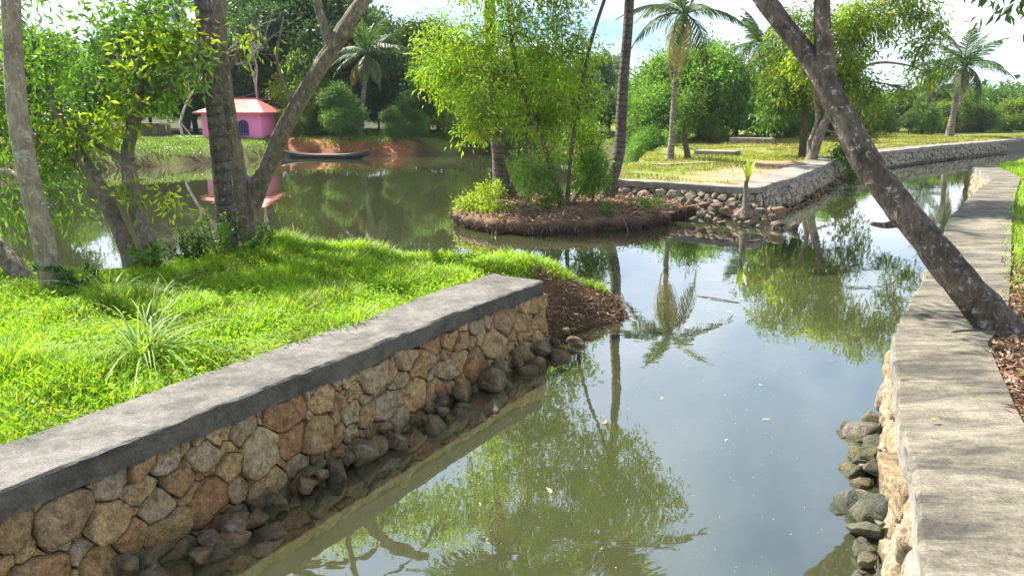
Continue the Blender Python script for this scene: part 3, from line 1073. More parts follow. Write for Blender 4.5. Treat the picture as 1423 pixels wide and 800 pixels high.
rows = []
for f, z in prof:
    p = ic + (ring - ic) * f
    nz = 0.035 * fbm(p[:, 0] * 4, p[:, 1] * 4, z * 9, 3)
    rows.append(np.column_stack([p + unit(ring - ic) * (nz * (1.4 if f >= .9 else 0))[:, None], z + nz]))
V = np.vstack(rows + [np.array([[ic[0], ic[1], 0.41]])])
Q = []
for j in range(len(prof) - 1):
    for i in range(na):
        Q.append((j * na + i, j * na + (i + 1) % na, (j + 1) * na + (i + 1) % na, (j + 1) * na + i))
Tt = [((len(prof) - 1) * na + i, (len(prof) - 1) * na + (i + 1) % na, len(prof) * na) for i in range(na)]
M['islet_soil'] = plain('islet_soil', (0.17, 0.10, 0.062), 0.95, 5, 0.6, 0.9, 0.05)
islet = mk('islet_ground', V, [np.array(Q), np.array(Tt)], M['islet_soil'], smooth=True)
tag(islet, 'low earth islet with trees in the water', None, None, 'structure')
# hanging root fringe of the islet
mb = MB()
rg = np.random.default_rng(8)
n = 2600
ii = rg.integers(0, na, n)
f = rg.uniform(0, 1, n)
p = ring[ii] * (1 - f)[:, None] + ring[(ii + 1) % na] * f[:, None]
outw = unit(p - ic)
pos = np.column_stack([p + outw * rg.normal(0.01, .03, n)[:, None], rg.uniform(.10, .27, n)])
d = np.column_stack([outw * rg.normal(0.12, .3, n)[:, None] + rg.normal(0, .25, (n, 2)), -np.ones(n)])
leaves(mb, pos, d, rg.uniform(.05, .24, n) * (.75 + .5 * fbm(p[:, 0] * 3, p[:, 1] * 3, 5, 2)), rg.uniform(.010, .026, n), rng=rg)
tag(mb.build('root_fringe', M['root'], None), 'dark roots hanging from the edge of the islet', None, None, 'stuff')
# dry litter lying on the islet
mb = MB()
n = 5200
a, rr = rg.uniform(0, 6.283, n), np.sqrt(rg.random(n))
ii = (a / 6.283 * na).astype(int) % na
p = ic + (ring[ii] - ic) * (rr * .98)[:, None]
fz_ = np.interp(rr, [0, .2, .4, .6, .8, .96, 1], [.41, .40, .39, .36, .33, .29, .24])
pos = np.column_stack([p, fz_ + rg.uniform(-.005, .04, n)])
d = np.column_stack([rg.normal(size=(n, 2)), rg.normal(0, .25, n)])
leaves(mb, pos, d, rg.uniform(.06, .22, n), rg.uniform(.015, .05, n), rng=rg)
tag(mb.build('leaf_litter', M['litter'], None), 'dry reddish-brown leaf litter on the islet', None, None, 'stuff')

# ================================================================== trees
def leaf_cloud(mb, blobs, clumps, per, Ln, Wd, droop, spread, rng, shell=.42):
    """leaf clumps spread through ellipsoids; returns clump centres"""
    vol = np.array([(b[3] * b[4] * b[5]) ** .75 * (b[6] if len(b) > 6 else 1.0) for b in blobs])
    cnt = np.maximum(3, (clumps * vol / vol.sum()).astype(int))
    cen = []
    for b, nc in zip(blobs, cnt):
        c = sph(nc, rng, shell) * np.array(b[3:6]) + np.array(b[:3])
        cen.append(c)
    allc = np.concatenate(cen)
    bc = np.concatenate([np.repeat([b[:3]], len(c), 0) for b, c in zip(blobs, cen)])
    n = len(allc) * per
    k = np.repeat(np.arange(len(allc)), per)
    cs = rng.uniform(.6, 1.3, len(allc))[k]
    off = rng.normal(size=(n, 3)) * spread * cs[:, None]
    pos = allc[k] + off
    outw = unit(allc - bc)[k]
    d = unit(rng.normal(size=(n, 3))) * .9 + outw * .35 + off / spread * .3
    d[:, 2] -= droop
    leaves(mb, pos, d, Ln * rng.uniform(.65, 1.25, n), Wd * rng.uniform(.7, 1.25, n), rng=rng)
    return cen


def twigs(mb, trunk_pts, blobs, cens, rng, r0=.035, per=7):
    """limbs from the trunk into every blob and twigs to some of its clumps"""
    tp = np.asarray(trunk_pts, float)
    for b, c in zip(blobs, cens):
        ctr = np.array(b[:3])
        low = tp[tp[:, 2] <= ctr[2] + .2]
        if not len(low):
            low = tp
        s = low[np.argmin(np.linalg.norm(low - ctr, axis=1) - .25 * low[:, 2])]
        mid = (s + ctr) / 2 + rng.normal(0, .08, 3) * np.linalg.norm(ctr - s)
        tube(mb, [s, mid, ctr], [r0, r0 * .7, r0 * .4], 6, 8)
        for q in c[rng.permutation(len(c))[:per]]:
            m2 = (ctr + q) / 2 + rng.normal(0, .06, 3)
            tube(mb, [mid * .35 + ctr * .65, m2, q], [r0 * .38, r0 * .25, r0 * .1], 4, 5)


def tree(name, label, cat, base, stems, blobs, leafm, barkm, clumps, per, Ln, Wd, droop, spread, seed, sides=14, rings=36, rough=.08, r0=.035, per_tw=7, group=None, shell=.42, extra=None, freq=3.0):
    """stems: [(points, radii)] in world space; the Empty sits at base"""
    rng = np.random.default_rng(seed)
    b = np.array(base, float)
    t = thing(name, label, cat, base, 0, group)
    mb = MB()
    tp = []
    for i, (pts, rad) in enumerate(stems):
        P = np.array(pts, float) - b
        tube(mb, P, rad, sides, rings, rough, freq, seed=seed + i)
        tp.append(catmull(P, 24)[6:])
    if not blobs:
        mb.build('trunk', barkm, t, True)
    else:
        bl = [(x - b[0], y - b[1], z - b[2], *r) for (x, y, z, *r) in blobs]
        ml = MB()
        cen = leaf_cloud(ml, bl, clumps, per, Ln, Wd, droop, spread, rng, shell)
        twigs(mb, np.concatenate(tp), bl, cen, rng, r0, per_tw)
        mb.build('trunk', barkm, t, True)
        ml.build('crown', leafm, t)
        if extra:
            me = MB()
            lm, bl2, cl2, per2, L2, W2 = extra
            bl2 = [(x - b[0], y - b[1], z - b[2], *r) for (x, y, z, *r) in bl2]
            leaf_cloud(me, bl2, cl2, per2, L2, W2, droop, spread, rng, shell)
            me.build('sunlit_and_mid_sprays', lm, t)  # lighter extras put sunlight into the leaf colour; the islet tree's are mid green
    return t


# pale leaning trunk by the grass bank, crown mostly above
tree('tree', 'pale smooth slender trunk leaning outward at the edge of the grass bank', 'tree', (-4.79, 7.6, 0.5),
     [([(-4.76, 7.6, .45), (-4.80, 7.6, .85), (-4.83, 7.6, 1.3), (-4.87, 7.6, 1.75), (-4.95, 7.7, 2.36), (-4.97, 7.8, 3.0), (-4.96, 7.95, 3.8), (-5.3, 9.0, 4.8)], [.145, .115, .105, .10, .096, .09, .085, .06])],
     [(-6.6, 11.4, 5.2, 1.5, 1.2, .8), (-5.4, 11.2, 5.8, 1.2, 1.0, .7), (-6.2, 9.0, 2.9, .75, .7, .75), (-5.75, 9.2, 2.2, .42, .4, .65), (-6.3, 9.2, 1.6, .5, .4, .7), (-5.55, 8.7, 3.6, .6, .5, .4), (-5.6, 9.2, 1.35, .22, .2, .4, 1.3)],
     M['leaf_bright'], M['bark_pale'], 330, 20, .13, .034, .9, .13, 41, 20, 70, .07, .03, freq=2.2)
# cut-off leaning stem in front of it
tree('tree', 'short brown stem leaning away over the pond beside the pale trunk', 'tree', (-5.2, 7.9, 0.5),
     [([(-5.15, 7.9, .42), (-5.35, 7.95, .74), (-5.6, 8.05, .98), (-6.1, 8.3, 1.35), (-6.7, 8.6, 1.9)], [.13, .115, .10, .09, .06])], [], None, M['bark_grey'], 0, 0, 0, 0, 0, 0, 42, 14, 30, .09)
# forked young tree with yellow-green leaves
tree('tree', 'forked young tree with yellow-green leaves and two stems by a fallen log', 'tree', (-4.43, 8.7, 0.5),
     [([(-4.40, 8.7, .45), (-4.36, 8.7, .75), (-4.31, 8.7, 1.02), (-4.40, 8.75, 1.35), (-4.46, 8.8, 1.65), (-4.5, 8.9, 2.0), (-4.37, 9, 2.5), (-4.3, 9, 2.9), (-4.15, 9.1, 3.5)], [.15, .115, .10, .09, .085, .07, .06, .05, .03]),
      ([(-4.46, 8.68, .45), (-4.56, 8.75, .85), (-4.68, 8.8, 1.15), (-4.87, 8.9, 1.59), (-5.2, 9, 2.09), (-5.5, 9.2, 2.6)], [.13, .095, .085, .075, .065, .04]),
      ([(-4.48, 8.85, 1.80), (-4.6, 8.8, 1.97), (-4.75, 8.7, 2.10), (-4.95, 8.7, 2.3)], [.05, .04, .03, .02]),
      ([(-4.33, 9, 2.65), (-4.0, 9.0, 2.75), (-3.7, 8.9, 3.0), (-3.4, 8.9, 3.3)], [.03, .025, .02, .012])],
     [(-4.2, 9, 2.75, .42, .4, .30), (-4.75, 9.2, 2.75, .5, .5, .36), (-3.85, 9, 3.15, .40, .4, .28), (-5.1, 9, 2.25, .42, .4, .32), (-4.6, 9.5, 3.4, .6, .6, .3), (-3.6, 8.9, 2.95, .25, .25, .18), (-5.3, 9.1, 1.85, .28, .3, .22),
      (-4.15, 8.9, 3.55, .5, .5, .25), (-5.4, 9.3, 3.1, .45, .5, .3)],
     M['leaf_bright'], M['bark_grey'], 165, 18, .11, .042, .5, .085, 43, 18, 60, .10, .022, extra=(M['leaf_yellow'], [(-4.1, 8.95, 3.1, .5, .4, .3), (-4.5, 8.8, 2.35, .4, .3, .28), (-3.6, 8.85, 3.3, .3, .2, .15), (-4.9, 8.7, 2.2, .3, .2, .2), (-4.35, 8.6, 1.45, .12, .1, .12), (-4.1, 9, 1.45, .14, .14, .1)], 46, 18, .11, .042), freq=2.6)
# fallen log
mb = MB()
tube(mb, [(-.62, -.32, -.05), (-.1, 0, 0), (.55, .28, .04)], [.045, .05, .035], 10, 20, .12, 4)
o = mb.build('fallen_log', M['bark_grey'], None, True)
o.location = (-4.72, 8.58, .60)
tag(o, 'thin grey log lying along the bank under the forked young tree', 'log')

# big forked grey tree
tree('tree', 'stout grey fissured tree forked low with a long limb slanting over the pond', 'tree', (-3.64, 10.2, 0.45),
     [([(-3.62, 10.2, .35), (-3.64, 10.2, .68), (-3.65, 10.2, 1.0), (-3.68, 10.2, 1.3), (-3.76, 10.3, 1.83), (-3.82, 10.3, 2.68), (-3.85, 10.4, 3.8), (-3.9, 11.4, 5.2)], [.27, .215, .175, .125, .112, .106, .102, .08]),
      ([(-3.62, 10.2, .95), (-3.54, 10.2, 1.22), (-3.26, 10.2, 1.79), (-3.02, 10.1, 2.21), (-2.72, 10.1, 2.68), (-2.28, 10, 3.25), (-1.90, 10, 3.78), (-1.4, 10.8, 4.6)], [.12, .125, .11, .105, .10, .092, .088, .07]),
      ([(-2.30, 10.0, 3.20), (-2.38, 10, 3.5), (-2.45, 10, 3.9), (-2.3, 10, 4.6)], [.06, .055, .05, .03]),
      ([(-2.83, 10.1, 2.38), (-2.90, 10.0, 2.7), (-2.98, 9.9, 3.1), (-2.86, 9.9, 3.6)], [.028, .022, .018, .01]),
      ([(-3.80, 10.28, 2.95), (-3.45, 10.05, 3.25), (-3.2, 10, 3.7)], [.035, .03, .02])],
     [(-4.6, 16.2, 7.2, 1.4, 1.2, .8), (-1.5, 15.8, 6.8, 1.1, 1.0, .7), (-3.0, 16.0, 6.8, 1.0, .9, .6), (-3.15, 9.9, 3.33, .35, .3, .13, .5)],
     M['leaf_lime'], M['bark_grey'], 420, 24, .12, .04, .6, .13, 44, 28, 90, .16, .05, freq=3.4)
# dark palm trunk beside it
def palm_trunk(mb, pts, rad, rings=80, sides=16, rm=(34, .035), seed=0.0):
    tube(mb, pts, rad, sides, rings, .06, 3.0, rm, seed)


FROND_MESH = {}


def frond_mesh(kind, seed, leafm, Lf=2.2, n=44, droop=1.0, curve=.55):
    """one palm frond along +X: arching rib with two rows of leaflets"""
    rng = np.random.default_rng(seed)
    mb = MB()
    t = np.linspace(0, 1, 14)
    rib = np.column_stack([Lf * t * (1 - .18 * curve * t), np.zeros(14) + .05 * np.sin(t * 3) * rng.normal(), Lf * (.12 * t - curve * t**2.2)])
    tube(mb, rib, [.035, .02, .012, .005], 5, 14)
    s = np.repeat(np.linspace(.12, .99, n), 2)
    sd = np.tile([1.0, -1.0], n)
    base = np.column_stack([np.interp(s, t, rib[:, i]) for i in range(3)])
    tan = unit(np.column_stack([np.interp(s, t, np.gradient(rib[:, i])) for i in range(3)]))
    ln = .62 * np.sin(np.clip(s * 1.05 + .12, 0, 1) * math.pi) ** .6 * Lf / 2.2 + .12
    m = len(s)
    dirn = tan * .75 + np.column_stack([np.zeros(m), sd * 1.0, np.full(m, -.25 * droop)]) + rng.normal(0, .10, (m, 3))
    dirn = unit(dirn)
    w = np.full(m, .042)
    side = unit(np.cross(dirn, np.array([0, 0, 1.0])))
    up = np.cross(side, dirn)
    p1 = base + dirn * (ln * .5)[:, None]
    d2 = unit(dirn + np.array([0, 0, -.75 * droop]))
    p2 = p1 + d2 * (ln * .5)[:, None]
    V = np.stack([base - side * w[:, None] * .3, base + side * w[:, None] * .3, p1 - side * w[:, None] * .5, p1 + side * w[:, None] * .5, p2], 1).reshape(-1, 3)
    i = np.arange(m)[:, None] * 5
    mb.add(V, np.concatenate([i + np.array([0, 1, 3]), i + np.array([0, 3, 2]), i + np.array([2, 3, 4])]))
    V = np.concatenate(mb.v)
    F = []
    if mb.t:
        F.append(np.concatenate(mb.t))
    if mb.q:
        F.append(np.concatenate(mb.q))
    o = mk('frond', V, F, leafm)
    me = o.data
    bpy.data.objects.remove(o)
    return me


FR_UP = [frond_mesh('up', s, M['frond'], 2.3, 46, .8, .42) for s in (1, 2)]
FR_MID = [frond_mesh('mid', s, M['frond'], 2.3, 46, 1.2, .62) for s in (3, 4)]
FR_LOW = [frond_mesh('low', s, M['frond'], 2.1, 42, 1.6, .75) for s in (5,)]
FR_DRY = [frond_mesh('dry', s, M['frond_dry'], 2.1, 38, 1.5, .7) for s in (6, 7)]


def palm(label, pts, rad, crown, seed, scale=1.0, n_up=6, n_mid=8, n_low=4, n_dry=2, bark='bark_palm', group=None, flare=True, rm=(34, .009), nuts=True):
    rng = np.random.default_rng(seed)
    b = np.array(pts[0], float)
    t = thing('coconut_palm', label, 'palm tree', tuple(b), 0, group)
    mb = MB()
    palm_trunk(mb, np.array(pts) - b, rad, 70, 14, rm, seed)
    mb.build('trunk', M[bark], t, True)
    if crown is None:
        return t
    top = np.array(pts[-1]) - b
    az0 = rng.uniform(0, 6.28)
    lst = [(FR_UP, n_up, (42, 78)), (FR_MID, n_mid, (8, 40)), (FR_LOW, n_low, (-35, 2)), (FR_DRY, n_dry, (-60, -25))]
    c = 0
    for fam, n, (lo, hi) in lst:
        for i in range(n):
            az = az0 + 2.39996 * c + rng.normal(0, .15)
            c += 1
            el = math.radians(rng.uniform(lo, hi))
            o = bpy.data.objects.new('frond', fam[rng.integers(len(fam))])
            COL.objects.link(o)
            o.parent = t
            o.location = tuple(top + np.array([math.cos(az), math.sin(az), 0]) * .05 * scale)
            o.rotation_euler = (Matrix.Rotation(az, 3, 'Z') @ Matrix.Rotation(-el, 3, 'Y') @ Matrix.Rotation(rng.normal(0, .25), 3, 'X')).to_euler()
            s = scale * rng.uniform(.85, 1.12)
            o.scale = (s, s, s)
    # fibrous crown shaft
    mb = MB()
    tube(mb, [top - np.array([0, 0, .25 * scale]), top + np.array([0, 0, .35 * scale])], [.11 * scale, .03 * scale], 8, 6, .2, 5)
    mb.build('crown_shaft', M['bark_brown'], t, True)
    return t


palm('bare dark ringed palm trunk standing against the stout forked grey tree', [(-3.70, 9.6, .4), (-3.70, 9.6, .68), (-3.69, 9.6, 1.28), (-3.70, 9.6, 2.05), (-3.71, 9.6, 2.67), (-3.78, 9.7, 3.78), (-3.80, 9.72, 4.3), (-3.82, 9.75, 4.75)], [.17, .135, .118, .112, .108, .105, .10, .085], None, 51, 1.1, bark='bark_palm_dark')

# trees of the islet
palm('thick-based coconut palm on the islet with flared dark trunk', [(-.15, 18.3, .25), (-.18, 18.3, .45), (-.27, 18.3, .9), (-.34, 18.3, 1.4), (-.44, 18.3, 2.5), (-.52, 18.4, 4.9), (-.4, 18.5, 7.6), (-.3, 18.6, 9.6)], [.38, .31, .20, .150, .135, .125, .11, .09], True, 52, 1.15, bark='bark_palm_dark')
palm('slim tall coconut palm curving up at the back of the islet beside the lawn wall', [(2.25, 18.0, .3), (2.36, 18.0, .75), (2.50, 18, 1.3), (2.56, 18, 1.75), (2.58, 18, 3.0), (2.66, 18, 4.9), (2.6, 18.1, 7.4), (2.5, 18.2, 8.8)], [.21, .16, .145, .135, .122, .105, .09, .08], True, 53, 1.1, bark='bark_palm_dark')
tree('tree', 'airy lime-green tree with thin arching stems on the islet', 'tree', (1.17, 16.5, 0.3),
     [([(1.20, 16.5, .2), (1.08, 16.5, .55), (.9, 16.55, 1.1), (.68, 16.6, 1.74), (.42, 16.7, 2.4), (.16, 16.8, 3.11), (-.05, 17, 4.2), (-.1, 17.1, 5.4)], [.10, .075, .065, .06, .052, .045, .035, .02]),
      ([(1.22, 16.55, .25), (1.25, 16.6, .9), (1.32, 16.7, 1.7), (1.5, 16.9, 2.8), (1.8, 17, 4.2), (2.4, 17, 5.8), (3.0, 17, 6.8)], [.055, .045, .042, .04, .04, .035, .02]),
      ([(1.14, 16.5, .25), (.85, 16.4, .8), (.5, 16.4, 1.3)], [.03, .022, .012]),
      ([(1.26, 16.6, .3), (1.7, 16.9, 1.0), (1.95, 17.0, 1.7)], [.035, .026, .015])],
     [(-1.2, 17, 3.75, .95, .9, .8), (-1.7, 17.2, 3.3, .6, .6, .5), (-.7, 17, 2.3, .6, .6, .45), (.85, 16.9, 1.55, .45, .45, .35), (1.75, 17.1, 1.3, .4, .4, .35), (-.9, 17.2, 2.0, .5, .5, .3), (.1, 17, 4.1, .95, .9, .8), (1.15, 17.1, 3.75, .85, .9, .85), (-.1, 16.9, 2.85, .75, .8, .6), (1.3, 17.0, 2.55, .75, .7, .65), (-1.45, 17.4, 2.9, .55, .6, .45), (.65, 16.7, 3.1, .7, .7, .6),
      (.6, 16.9, 2.2, .6, .5, .45), (1.75, 17.2, 1.75, .45, .5, .5), (-.4, 17, 5.2, 1.2, 1.1, .7), (.9, 17, 5.2, 1.2, 1.1, .8), (2.4, 17, 6.0, 1.15, 1.1, .75), (3.5, 17, 6.9, .9, .9, .6), (1.2, 17, 6.6, 1.4, 1.2, .8), (-.1, 17.2, 6.4, 1.1, 1, .7),
      (2.6, 17, 7.3, 1.1, 1.0, .6), (1.0, 17, 8.0, 1.2, 1.0, .7)],
     M['leaf_lime'], M['bark_brown'], 1900, 18, .135, .034, .7, .12, 54, 10, 40, .05, .022, 9, shell=.5,
     extra=(M['leaf_mid'], [(1.4, 17.3, 2.2, .8, .6, .7), (.3, 17.2, 2.4, .8, .6, .6), (1.5, 17.4, 3.3, .6, .5, .7), (-.6, 17.5, 3.2, .8, .5, .7)], 150, 15, .15, .038))
# drooping shrubs on the islet
tree('shrub', 'low drooping green shrub between the islet stems', 'shrub', (.7, 16.2, .3), [([(.75, 16.3, .25), (.72, 16.25, .6), (.6, 16.2, 1.0)], [.02, .015, .008])],
     [(.55, 16.2, 1.05, .45, .35, .36), (.3, 16.3, 1.3, .4, .3, .3), (.75, 16.15, .7, .30, .25, .25), (.35, 16.2, .75, .22, .22, .2), (.9, 16.2, .5, .2, .2, .15)], M['leaf_bright'], M['bark_brown'], 85, 13, .13, .035, .9, .10, 55, 6, 12, 0, .01, 4)
tree('shrub', 'darker drooping shrub below the slim palm on the islet', 'shrub', (1.9, 16.9, .3), [([(1.8, 16.9, .25), (1.85, 16.9, .8), (1.8, 16.9, 1.4)], [.025, .018, .01])],
     [(1.75, 16.9, 1.35, .35, .3, .3), (1.85, 16.8, .95, .32, .3, .3), (1.6, 16.9, .75, .2, .2, .2)], M['leaf_bright'], M['bark_brown'], 85, 13, .14, .033, 1.0, .10, 56, 6, 12, 0, .01, 4)
tree('shrub', 'yellow-green weeds spilling over the end of the islet', 'weed', (-.75, 16.6, .3), [([(-.7, 16.6, .2), (-.72, 16.6, .45), (-.7, 16.6, .6)], [.012, .01, .006])],
     [(-.8, 16.4, .42, .35, .5, .16), (-.5, 17.2, .62, .3, .4, .26), (-.35, 16.0, .38, .4, .4, .14), (-1.0, 16.8, .35, .25, .4, .15)], M['leaf_yellow'], M['bark_brown'], 150, 16, .085, .035, .1, .07, 57, 5, 8, 0, .008, 3)
tree('shrub', 'small green weed patch on the islet litter', 'weed', (2.0, 15.7, .3), [([(2.0, 15.75, .2), (2.0, 15.7, .4), (2.05, 15.7, .5)], [.01, .008, .005])],
     [(2.0, 15.7, .42, .22, .2, .14), (3.1, 16.7, .42, .45, .3, .10)], M['leaf_mid'], M['bark_brown'], 60, 14, .07, .03, .1, .06, 58, 5, 8, 0, .006, 3)
for i, (p0, p1) in enumerate((((.92, 15.15, .22), (.98, 14.85, -.1)), ((2.3, 15.5, .30), (2.42, 15.2, -.1)))):
    mb = MB()
    c = np.array(p0)
    tube(mb, [np.zeros(3), (np.array(p1) - c) * .5 + np.array([.01, -.02, 0]), np.array(p1) - c], [.012, .010, .008], 6, 8, .1)
    o = mb.build('stick', M['bark_grey'], None, True)
    o.location = p0
    tag(o, 'thin bare stick leaning from the islet edge into the water', 'stick', 'sticks at the islet edge')

# leaning dark tree over the canal
tree('leaning_tree', 'dark lichen-spotted trunk leaning steeply over the canal from the stained cap', 'tree', (4.05, 6.0, .6),
     [([(4.12, 5.98, .55), (4.02, 6.01, .76), (3.80, 6.08, 1.03), (3.57, 6.2, 1.32), (3.33, 6.4, 1.66), (3.10, 6.6, 2.04), (2.88, 6.8, 2.5), (2.64, 7.0, 2.95), (2.30, 7.3, 3.47), (1.9, 7.6, 4.1), (1.5, 7.9, 4.9)], [.25, .150, .128, .122, .119, .115, .106, .085, .075, .065, .045]),
      ([(2.88, 6.78, 2.40), (2.80, 6.86, 2.68), (2.76, 6.9, 2.95), (2.73, 7.0, 3.45), (2.85, 7.2, 4.4), (3.0, 7.4, 5.2)], [.06, .078, .072, .066, .055, .035]),
      ([(3.36, 6.38, 1.56), (3.26, 6.36, 1.53), (3.17, 6.34, 1.525), (3.05, 6.3, 1.545)], [.05, .032, .024, .016])],
     [(1.6, 8.2, 5.3, 1.1, 1.1, .6), (3.0, 7.8, 5.7, 1.2, 1.2, .6), (4.6, 7.3, 5.5, 1.2, 1.1, .5), (4.45, 6.9, 3.55, .42, .3, .12, .6), (5.4, 8.0, 4.2, .35, .4, .2, .5)],
     M['leaf_blue'], M['bark_lichen'], 330, 22, .13, .045, .7, .13, 59, 36, 150, .2, .04, freq=4.2)

# middle trees by the lawn wall
tree('tree', 'olive weeping tree with yellow sprays and leaning pale trunks at the lawn wall', 'tree', (10.6, 26.8, .65),
     [([(10.55, 26.8, .55), (10.65, 26.8, 1.0), (10.82, 26.8, 1.64), (11.15, 26.9, 2.5), (11.55, 27, 3.95), (11.9, 27, 5.6)], [.25, .18, .16, .14, .10, .06]),
      ([(10.6, 26.9, .6), (10.55, 26.9, 1.3), (10.75, 27, 2.2), (10.4, 27, 3.6), (10.0, 27, 5.0)], [.12, .10, .08, .07, .04]),
      ([(11.5, 27, 3.6), (12.6, 27, 4.0), (13.6, 27, 3.95), (14.4, 27, 3.7)], [.06, .045, .03, .02])],
     [(10.0, 27.2, 5.0, 1.1, 1.2, 1.0), (11.5, 27.2, 4.6, 1.1, 1.2, 1.1), (12.3, 27.2, 5.4, 1.2, 1.2, .9), (13.2, 27.2, 6.1, 1.1, 1.1, .8), (14.45, 27, 3.75, .75, .7, .5), (14.3, 27, 4.7, .7, .7, .6), (12.0, 27.2, 3.4, .8, .9, .8), (12.5, 27.2, 2.6, .7, .7, .6),
      (11.2, 27.2, 3.3, .8, .8, .9), (13.7, 27, 3.2, .5, .5, .35), (9.6, 27.6, 3.6, .7, .7, .9), (12.2, 26.8, 1.7, .5, .4, .5), (14.0, 27, 5.6, .8, .8, .6)],
     M['leaf_olive'], M['bark_grey'], 640, 17, .20, .055, .85, .17, 60, 12, 40, .09, .05, 8,
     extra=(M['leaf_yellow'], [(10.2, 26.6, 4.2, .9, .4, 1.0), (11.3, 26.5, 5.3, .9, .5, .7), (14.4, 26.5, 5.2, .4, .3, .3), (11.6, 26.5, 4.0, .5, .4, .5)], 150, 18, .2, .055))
tree('tree', 'thin dark-stemmed tree just behind the weeping tree at the lawn wall', 'tree', (11.0, 29, .65),
     [([(11.1, 29, .6), (11.08, 29, 1.4), (11.05, 29, 2.5), (10.8, 29, 3.6)], [.15, .13, .11, .05])],
     [(10.4, 29.2, 3.6, .9, .9, .9), (11.4, 29.2, 3.4, .9, .9, .8), (10.0, 29.4, 2.5, .7, .7, .7), (9.8, 29.3, 4.4, .7, .7, .6)], M['leaf_mid'], M['bark_brown'], 330, 20, .2, .06, .8, .2, 61, 10, 24, .08, .04)
tree('shrub', 'green spray of leaves hanging over the lawn wall edge', 'shrub', (11.4, 26.0, .7), [([(11.2, 26.2, .68), (11.4, 26.0, 1.0), (11.5, 25.8, .9)], [.02, .015, .01])],
     [(11.55, 25.9, .85, .3, .3, .3), (11.6, 25.75, .4, .22, .2, .3), (11.3, 26.1, 1.1, .3, .3, .25)], M['leaf_mid'], M['bark_brown'], 70, 16, .15, .05, .9, .08, 62, 5, 8, 0, .01, 3)

# lawn palms
palm('coconut palm with smooth grey trunk rising alone from the front of the lawn', [(5.55, 26.8, .55), (5.58, 26.8, .85), (5.62, 26.8, 1.5), (5.63, 26.8, 3.0), (5.70, 26.8, 4.4), (5.83, 26.8, 5.6)], [.25, .14, .11, .095, .085, .075], True, 71, .98, 3, 6, 3, 3)
tree('shrub', 'small dark-stemmed tree growing beside the foot of the lone lawn palm', 'tree', (6.3, 27.1, .65), [([(6.3, 27.1, .55), (6.24, 27.1, 1.0), (6.08, 27.1, 1.6), (6.2, 27.2, 2.3)], [.13, .11, .07, .03])],
     [(6.1, 27.3, 2.2, .5, .5, .5), (6.4, 27.3, 2.7, .5, .5, .5), (5.9, 27.3, 1.6, .3, .3, .3)], M['leaf_mid'], M['bark_brown'], 110, 18, .17, .05, .5, .14, 63, 8, 14, .1, .03)
palm('pale thin coconut palm behind the weeping tree at the back of the lawn', [(14.6, 45, .6), (14.5, 45, 2.5), (14.3, 45, 6.0)], [.19, .15, .12], True, 72, 1.1, 5, 7, 4, 2)
palm('coconut palm with pale trunk at the far canal bank on orange soil', [(27.5, 48, .6), (27.55, 48, 1.8), (27.65, 48, 3.2), (27.84, 48, 5.0)], [.27, .19, .15, .13], True, 73, 1.22, 6, 8, 5, 2)
palm('smaller distant coconut palm beyond the hedge near the far canal bank', [(32.9, 60, .6), (32.8, 60, 2.4), (32.7, 60, 3.9)], [.2, .17, .14], True, 74, .95, 5, 6, 3, 1)
palm('short far palm with yellowing lower fronds behind the moored canoe', [(-8.8, 44, .6), (-8.6, 44, 2.2), (-8.3, 44, 4.2), (-8.16, 44, 5.4)], [.22, .16, .13, .12], True, 75, 1.05, 6, 8, 5, 3)
for i, (x, y, h) in enumerate(((-25.6, 60, 9.8), (-13.2, 58, 9.6), (8.7, 70, 6.0), (11.5, 84, 6.2))):
    palm(('tall palm above the dark trees behind the pink house', 'palm crown above the trees behind the moored canoe', 'small palm top far off beyond the islet', 'distant palm top far off beyond the lawn bushes')[i],
         [(x, y, .6), (x + .1, y, h * .5), (x + .2, y, h)], [.22, .17, .13], True, 76 + i, 1.25 if i < 2 else .95, 5, 7, 4, 1)

# young coconut sprouting below the wall corner
t = thing('palm_sapling', 'young coconut sprouting two leaves from a grey stump at the wall corner', 'sapling', (5.15, 16.45, .3))
mb = MB()
tube(mb, [(.05, 0, -.15), (.0, 0, .1), (-.02, 0, .35), (-.03, 0, .66)], [.17, .085, .05, .045], 12, 20, .12, 5)
mb.build('stump', M['bark_grey'], t, True)
mb = MB()
rg = np.random.default_rng(3)
for az, ln, tl in ((2.6, .55, .5), (.6, .6, .45), (1.6, .62, .12), (4.2, .4, .6)):
    tt = np.linspace(0, 1, 7)
    c = np.column_stack([np.cos(az) * tl * tt**1.5 * ln, np.sin(az) * tl * tt**1.5 * ln, .62 + ln * tt * .95])
    sd_v = np.array([-math.sin(az), math.cos(az), 0])
    w = .055 * np.sin(np.clip(tt * .9 + .1, 0, 1) * math.pi)
    V = np.stack([c - sd_v * w[:, None], c + np.array([math.cos(az), math.sin(az), 0]) * .01, c + sd_v * w[:, None]], 1).reshape(-1, 3)
    Q = []
    for j in range(6):
        Q += [(j * 3, j * 3 + 1, j * 3 + 4, j * 3 + 3), (j * 3 + 1, j * 3 + 2, j * 3 + 5, j * 3 + 4)]
    mk('leaf', V, np.array(Q), M['leaf_yellow'], t, True)


